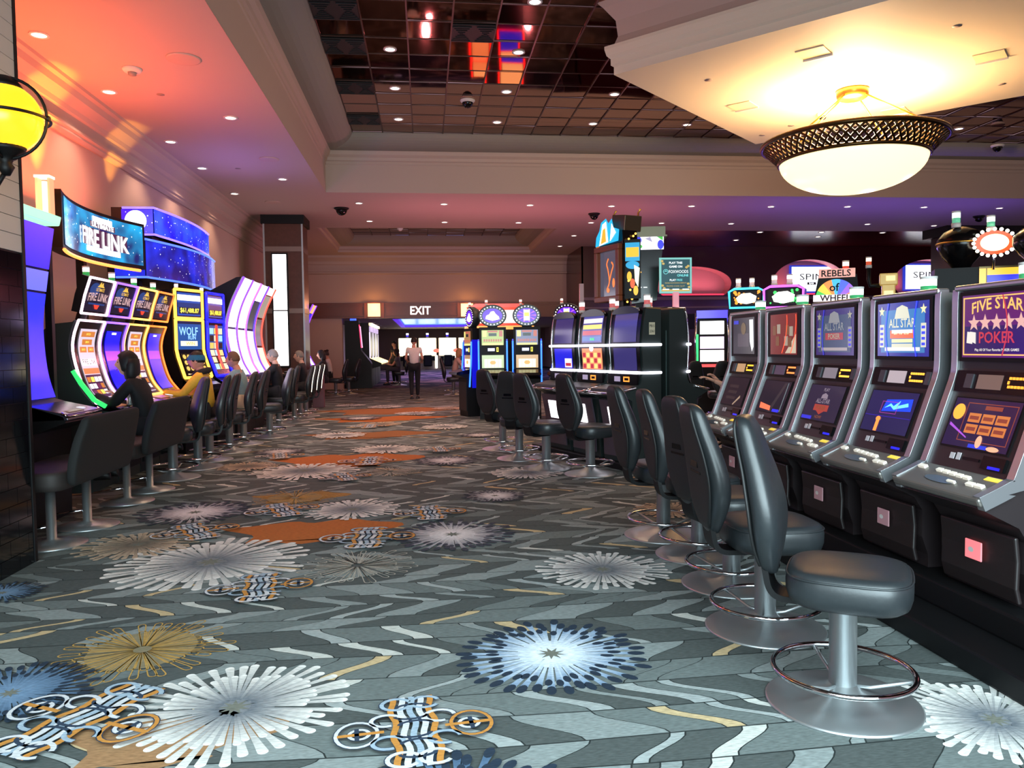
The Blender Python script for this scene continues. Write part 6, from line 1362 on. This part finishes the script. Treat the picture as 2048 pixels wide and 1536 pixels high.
def person(label, loc, rz, J, skin=SKIN, hair=('short', '#2a1f1a'), top='#888888', bottom='#17171a', sleeve='long', shoe='#151515', yaw=0.0, pitch=0.0, hat=None, collar=None, build=1.0, group=None):
    t = thing('person', label, 'person', loc, rz, group)
    V = Vector; g = lambda n: V(J[n])
    b = build
    N = {'pelvis': (g('pelvis'), (0.12*b, 0.10*b)), 'waist': (g('pelvis')*0.55+g('chest')*0.45, (0.115*b, 0.095*b)), 'chest': (g('chest'), (0.125*b, 0.10*b)), 'nb': (g('neck'), 0.06), 'nt': (g('neck')*0.4+g('head')*0.6, 0.056)}
    E_ = [('pelvis', 'waist'), ('waist', 'chest'), ('chest', 'nb'), ('nb', 'nt')]
    for s in 'LR':
        k = -1 if s == 'R' else 1
        N['sh'+s] = (g('sh'+s), 0.058*b); N['el'+s] = (g('el'+s), 0.040); N['wr'+s] = (g('wr'+s), 0.027)
        N['ua'+s] = (g('sh'+s)*0.5+g('el'+s)*0.5, 0.047)
        N['hp'+s] = (g('hp'+s), 0.088*b); N['kn'+s] = (g('kn'+s), 0.058); N['an'+s] = (g('an'+s), 0.037); N['cf'+s] = (g('kn'+s)*0.65+g('an'+s)*0.35, 0.052); N['to'+s] = (g('to'+s), 0.032)
        E_ += [('chest', 'sh'+s), ('sh'+s, 'ua'+s), ('ua'+s, 'el'+s), ('el'+s, 'wr'+s), ('pelvis', 'hp'+s), ('hp'+s, 'kn'+s), ('kn'+s, 'cf'+s), ('cf'+s, 'an'+s), ('an'+s, 'to'+s)]
    def thin(k, v):
        r = v[1] if hasattr(v[1], '__len__') else (v[1], v[1])
        f = 0.6 if k in ('pelvis', 'waist', 'chest') or k[:2] in ('sh', 'hp') else (0.86 if k[:2] in ('ua', 'kn', 'cf') else (0.8 if k[:2] == 'an' or (k[:2] in ('el', 'wr') and sleeve == 'long') else 1.0))
        return (v[0], (r[0]*f, r[1]*f))
    m = MB(); q = skin_geo({k: thin(k, v) for k, v in N.items()}, E_); m.geom(q, 0); bpy.data.meshes.remove(q)
    H = head_fn(J['head'], yaw, pitch); head_geo(m, H)
    for s in 'LR':
        d = J.get('hd'+s) or (g('wr'+s)-g('el'+s)); hand_geo(m, g('wr'+s), d, J.get('hu'+s, (0, 0, 1)), 1 if s == 'R' else -1)
    o = m.build('body', [skin, EYE_W, LIP], t)
    # garments: the same skeleton a little thicker
    def garment(name, keys, edges, grow, mt, extra=None):
        NN = {k: (N[k][0], tuple(v+grow for v in (N[k][1] if hasattr(N[k][1], '__len__') else (N[k][1],)*2))) for k in keys}
        if extra: NN.update(extra)
        q = skin_geo(NN, edges); mm = MB(); mm.geom(q); bpy.data.meshes.remove(q); return mm.build(name, mt, t)
    up = ['pelvis', 'waist', 'chest', 'shL', 'uaL', 'shR', 'uaR']; ue = [('pelvis', 'waist'), ('waist', 'chest'), ('chest', 'shL'), ('shL', 'uaL'), ('chest', 'shR'), ('shR', 'uaR')]
    ex = {'col': (g('chest')*0.25+g('neck')*0.75, (0.07, 0.065))}; ue.append(('chest', 'col'))
    if sleeve == 'long':
        for s in 'LR':
            up += ['el'+s]; ue.append(('ua'+s, 'el'+s)); ex['cu'+s] = (g('wr'+s)*0.92+g('el'+s)*0.08, 0.036); ue.append(('el'+s, 'cu'+s))
    ex = {k: (v[0], v[1] if hasattr(v[1], '__len__') else (v[1],)*2) for k, v in ex.items()}
    garment('jacket' if sleeve == 'long' else 'shirt', up, ue, 0.02, mat('cloth '+top, top, 0.8, noise=0.12, nscale=40), ex)
    lk = ['pelvis', 'hpL', 'knL', 'cfL', 'anL', 'hpR', 'knR', 'cfR', 'anR']; le = [('pelvis', 'hpL'), ('hpL', 'knL'), ('knL', 'cfL'), ('cfL', 'anL'), ('pelvis', 'hpR'), ('hpR', 'knR'), ('knR', 'cfR'), ('cfR', 'anR')]
    garment('trousers', lk, le, 0.014, mat('cloth '+bottom, bottom, 0.85))
    for s in 'LR':
        a, tt = g('an'+s), g('to'+s); dd = (tt-a); dd.z = 0; dd.normalize(); sd = Vector((-dd.y, dd.x, 0)); z0 = min(a.z, tt.z)-0.05
        mm = MB(); mm.loft([[a+dd*u+sd*(w*math.cos(q))+Vector((0, 0, z0-a.z+h*0.5+h*0.5*math.sin(q))) for q in [2*PI*k/14 for k in range(14)]] for u, w, h in ((-0.075, 0.02, 0.05), (-0.06, 0.036, 0.09), (0.0, 0.042, 0.11), (0.08, 0.046, 0.075), (0.15, 0.042, 0.055), (0.185, 0.02, 0.035))]); mm.build('shoe', mat('shoe '+shoe, shoe, 0.5), t)
    mm = MB(); hair_geo(mm, H, hair[0]); mm.build('hair', mat('hair '+hair[1], hair[1], 0.6, noise=0.3, nscale=80), t)
    if hat == 'cap':
        mm = MB(); mm.loft([[H(Vector((0.088*math.sin(q)*math.cos(a), -0.004+0.108*math.sin(q)*math.sin(a), 0.042+0.095*math.cos(q)))) for a in [2*PI*k/20 for k in range(20)]] for q in (0.02, 0.4, 0.8, 1.2, 1.57)])
        mm.loft([[H(Vector((0.07*w*math.cos(a), -0.09-0.085*max(0, math.sin(a))*w, 0.04+z))) for a in [2*PI*k/20 for k in range(20)]] for w, z in ((1, 0), (1, 0.01))]); mm.build('cap', mat('cap black', '#101012', 0.7), t)
    if hat == 'band':
        mm = MB(); mm.loft([[H(hp(tt_, -PI+2*PI*k/24, 1.16)) for k in range(24)] for tt_ in (1.0, 1.15, 1.35, 1.5)], cap=False); o = mm.build('headband', mat('headband teal', '#1f6a8a', 0.7), t)
    if collar:
        c = g('neck'); mm = MB(); mm.tube([c+Vector((0.095*math.cos(2*PI*k/20), 0.01+0.085*math.sin(2*PI*k/20), -0.015+0.03*math.sin(2*PI*k/20))) for k in range(20)], 0.04, 8, closed=True); mm.build('hood', mat('cloth '+collar, collar, 0.8), t)
    return t
def seated(h=0.56, lean=0.0, handR=(0.16, -0.50, 0.92), handL=(-0.16, -0.45, 0.92), foot=0.16, spread=0.11, tall=1.0):
    pz = h+0.09; n = 0.50*tall
    J = {'pelvis': (0, 0.02, pz), 'chest': (0, 0.03-lean*0.5, pz+0.36*tall), 'neck': (0, 0.02-lean, pz+n), 'head': (0, -0.015-lean*1.25, pz+n+0.135)}
    for s, k, hd in (('R', 1, handR), ('L', -1, handL)):
        sh = Vector((0.165*k, 0.02-lean*0.85, pz+0.44*tall)); w = Vector(hd); mid = (sh+w)/2; J['sh'+s] = tuple(sh); L = (w-sh).length
        J['el'+s] = tuple(mid+Vector((0.05*k, 0.03, -math.sqrt(max(0.0, 0.29**2-(L/2)**2))))); J['wr'+s] = hd
        J['hp'+s] = (0.085*k, -0.02, pz-0.01); J['kn'+s] = (spread*k, -0.42, pz+0.0); J['an'+s] = (spread*k, -0.40, foot+0.08); J['to'+s] = (spread*k*1.1, -0.53, foot+0.03)
    return J
PA = 'people at the left machines'
person('woman with black bobbed hair in a black jacket reaching to a FIRE LINK screen', (-2.9, 8.48, 0), D(-90), seated(0.58, 0.12, (-0.02, -0.52, 1.0), (-0.2, -0.32, 0.93), foot=0.14), SKIN2, ('long', '#0d0b0d'), '#101012', '#101014', yaw=0.1, pitch=-0.08)
person('person in a yellow and black jacket with a teal headband', (-2.86, 10.56, 0), D(-88), seated(0.57, 0.06, foot=0.15, tall=1.02), SKIN, ('short', '#15110f'), '#f0bc3c', '#1c1a1c', hat='band', collar='#19171a', build=1.15, yaw=0.0)
person('man in a light teal shirt with short brown hair', (-2.79, 12.3, 0), D(-92), seated(0.57, 0.08, foot=0.15), SKIN, ('short', '#6a4a34'), '#7f9fa8', '#c0b29a', yaw=-0.1, shoe='#8a8a8a', build=1.1)
person('grey haired man in a dark jacket with pale shoes', (-2.78, 15.12, 0), D(-90), seated(0.57, 0.04, foot=0.12, tall=1.06), SKIN2, ('short', '#8f8a88'), '#17171c', '#1d1d22', shoe='#a8a8a8', build=1.2)
person('grey haired person on the farthest light strip stool', (-2.62, 17.28, 0), D(-90), seated(0.57, 0.05, foot=0.05), SKIN2, ('short', '#7d746e'), '#1a1a20', '#1d1d22')
person('dark haired person in black at the far end of the left row', (-2.7, 21.55, 0), D(-90), seated(0.57, 0.05, foot=0.15), SKIN, ('bob', '#17110f'), '#141416', '#17171a')
person('woman in a white shirt with dark hair in a bun by the opening wall', (-2.98, 24.95, 0), D(-92), seated(0.57, 0.07, foot=0.15), SKIN, ('bun', '#2a1a14'), '#d2c6be', '#121214')
person('woman in grey with dark hair seated in the far room', (-1.05, 31.0, 0), D(-92), seated(0.56, 0.05, (0.12, -0.42, 0.85), (-0.12, -0.42, 0.85), foot=0.05), SKIN, ('bob', '#1a1210'), '#5f5a62', '#3a363e', sleeve='short')
stool(-1.0, 31.02, D(-90), 'stool under the woman in grey in the far room', 'far stools')
st = {'pelvis': (0, 0, 0.96), 'chest': (0, 0.01, 1.3), 'neck': (0, 0.0, 1.5), 'head': (0, -0.03, 1.64)}
def standing(**k):
    J = dict(st)
    for s, q in (('R', 1), ('L', -1)):
        J['sh'+s] = (0.18*q, 0.0, 1.43); J['el'+s] = (0.25*q, 0.03, 1.15); J['wr'+s] = (0.22*q, -0.12, 0.95)
        J['hp'+s] = (0.09*q, 0, 0.93); J['kn'+s] = (0.1*q, -0.02, 0.5); J['an'+s] = (0.1*q, 0.02, 0.09); J['to'+s] = (0.12*q, -0.14, 0.04)
    J.update(k); return J
person('man in a black cap and dark polo standing behind the seated woman in grey', (-1.22, 32.5, 0), D(-50), standing(), SKIN, ('short', '#1a1412'), '#241a20', '#131316', sleeve='short', hat='cap')
person('man in a white shirt and black trousers walking away down the aisle', (-0.3, 22.38, 0), D(178), standing(
    wrR=(0.2, -0.2, 1.08), elR=(0.235, 0.03, 1.15), wrL=(-0.21, -0.2, 1.08), elL=(-0.235, 0.03, 1.15), knR=(0.09, -0.05, 0.5), anR=(0.08, 0.05, 0.1), toR=(0.09, -0.1, 0.03), knL=(-0.09, -0.06, 0.5), anL=(-0.08, -0.12, 0.09), toL=(-0.09, -0.28, 0.04)), SKIN, ('short', '#1c1512'), '#d8cfc6', '#121216', sleeve='short', build=1.12)
person('blonde person in a pale shirt seated beyond the oval topped machines', (0.92, 23.9, 0), D(95), seated(0.57, 0.1, foot=0.15), SKIN2, ('bob', '#b08a5a'), '#c8a898', '#1a1418', sleeve='short')
stool(0.86, 23.92, D(92), 'stool under the blonde person beyond the oval topped machines', 'far stools')
person('player mostly hidden by the upright row, hand on the deck behind', (3.98, 9.05, 0), D(-92), seated(0.57, 0.14, (0.06, -0.55, 1.0), (-0.2, -0.4, 0.98), foot=0.15), SKIN2, ('short', '#3a2a20'), '#3a3440', '#1a1a1e', sleeve='short')
stool(4.0, 9.05, D(-93), 'stool under the player mostly hidden by the upright row', 'far stools')
# ================================================================== light
w = bpy.data.worlds.new('world'); SC.world = w; w.use_nodes = True
w.node_tree.nodes['Background'].inputs['Color'].default_value = (*lin('#a08690'), 1)
w.node_tree.nodes['Background'].inputs['Strength'].default_value = 0.5  # mauve fill added through the open sides of the room
dl = lamp('AREA', (0.5, -1.9, 4.3), 400, '#d8f3fa', 7.0, aim=(0.5, -0.9, 0.0), size_y=2.6, name='added overhead daylight fill'); dl.data.spread = math.radians(125)  # floating area light added to bring daylight onto the foreground
d2 = lamp('AREA', (0.5, -3.2, 1.7), 260, '#d8f3fa', 7.0, aim=(0.5, 4, -1.0), size_y=3.2, name='daylight from the entrance windows'); d2.data.spread = math.radians(115)
def wash(loc, sx, sy, power, col, name, tilt=0.0):
    o = lamp('AREA', loc, power, col, sx, size_y=sy, name=name); o.rotation_euler = (PI, tilt, 0); return o
# orange and yellow light fittings on top of the sign housings, shining up the wall and ceiling
wash((-4.15, 9.3, 3.15), 0.25, 3.6, 62, '#ff6a40', 'orange wash lamp', D(12))
lamp('SPOT', (-4.2, 9.9, 3.1), 110, '#ffc030', 0.05, aim=(-4.52, 10.0, 4.4), angle=math.radians(38), name='yellow wash lamp')
lamp('SPOT', (-4.2, 12.0, 3.5), 40, '#ffb040', 0.05, aim=(-4.5, 12.3, 4.6), angle=math.radians(45), name='yellow wash lamp')
wash((-3.3, 14.5, 3.5), 0.4, 2.0, 6, '#b08aff', 'added violet wash')  # violet wash added over the starfield sign
for x in (8.5, 11.0, 13.5): lamp('POINT', (x, 18.0, 2.7), 34, '#8a68ff', 0.06, name='added violet wash')  # violet fill added in mid air, with no fitting
for x in (0.2, 2.6, 5.2): lamp('POINT', (x, 19.0, 2.7), 34, '#ff8ea0', 0.06, name='added pink wash')  # free floating pink fill, added to tint the cross ceiling
for x in (-1.5, 1.5): lamp('POINT', (x, 25.2, 2.9), 14, '#ff9a80', 0.06, name='added pink wash')  # further pink fill added before the end wall, no fitting
lamp('AREA', (1, 42, 2.75), 160, '#e8b8d8', 5.0, aim=(1, 42, 0), size_y=16, name='added far room fill')  # unseen warm pink fill, added against the blue cast
SC.view_settings.view_transform = 'Standard'; SC.view_settings.look = 'None'; SC.view_settings.gamma = 1.0
SC.view_settings.use_curve_mapping = False; SC.view_settings.exposure = 1.0
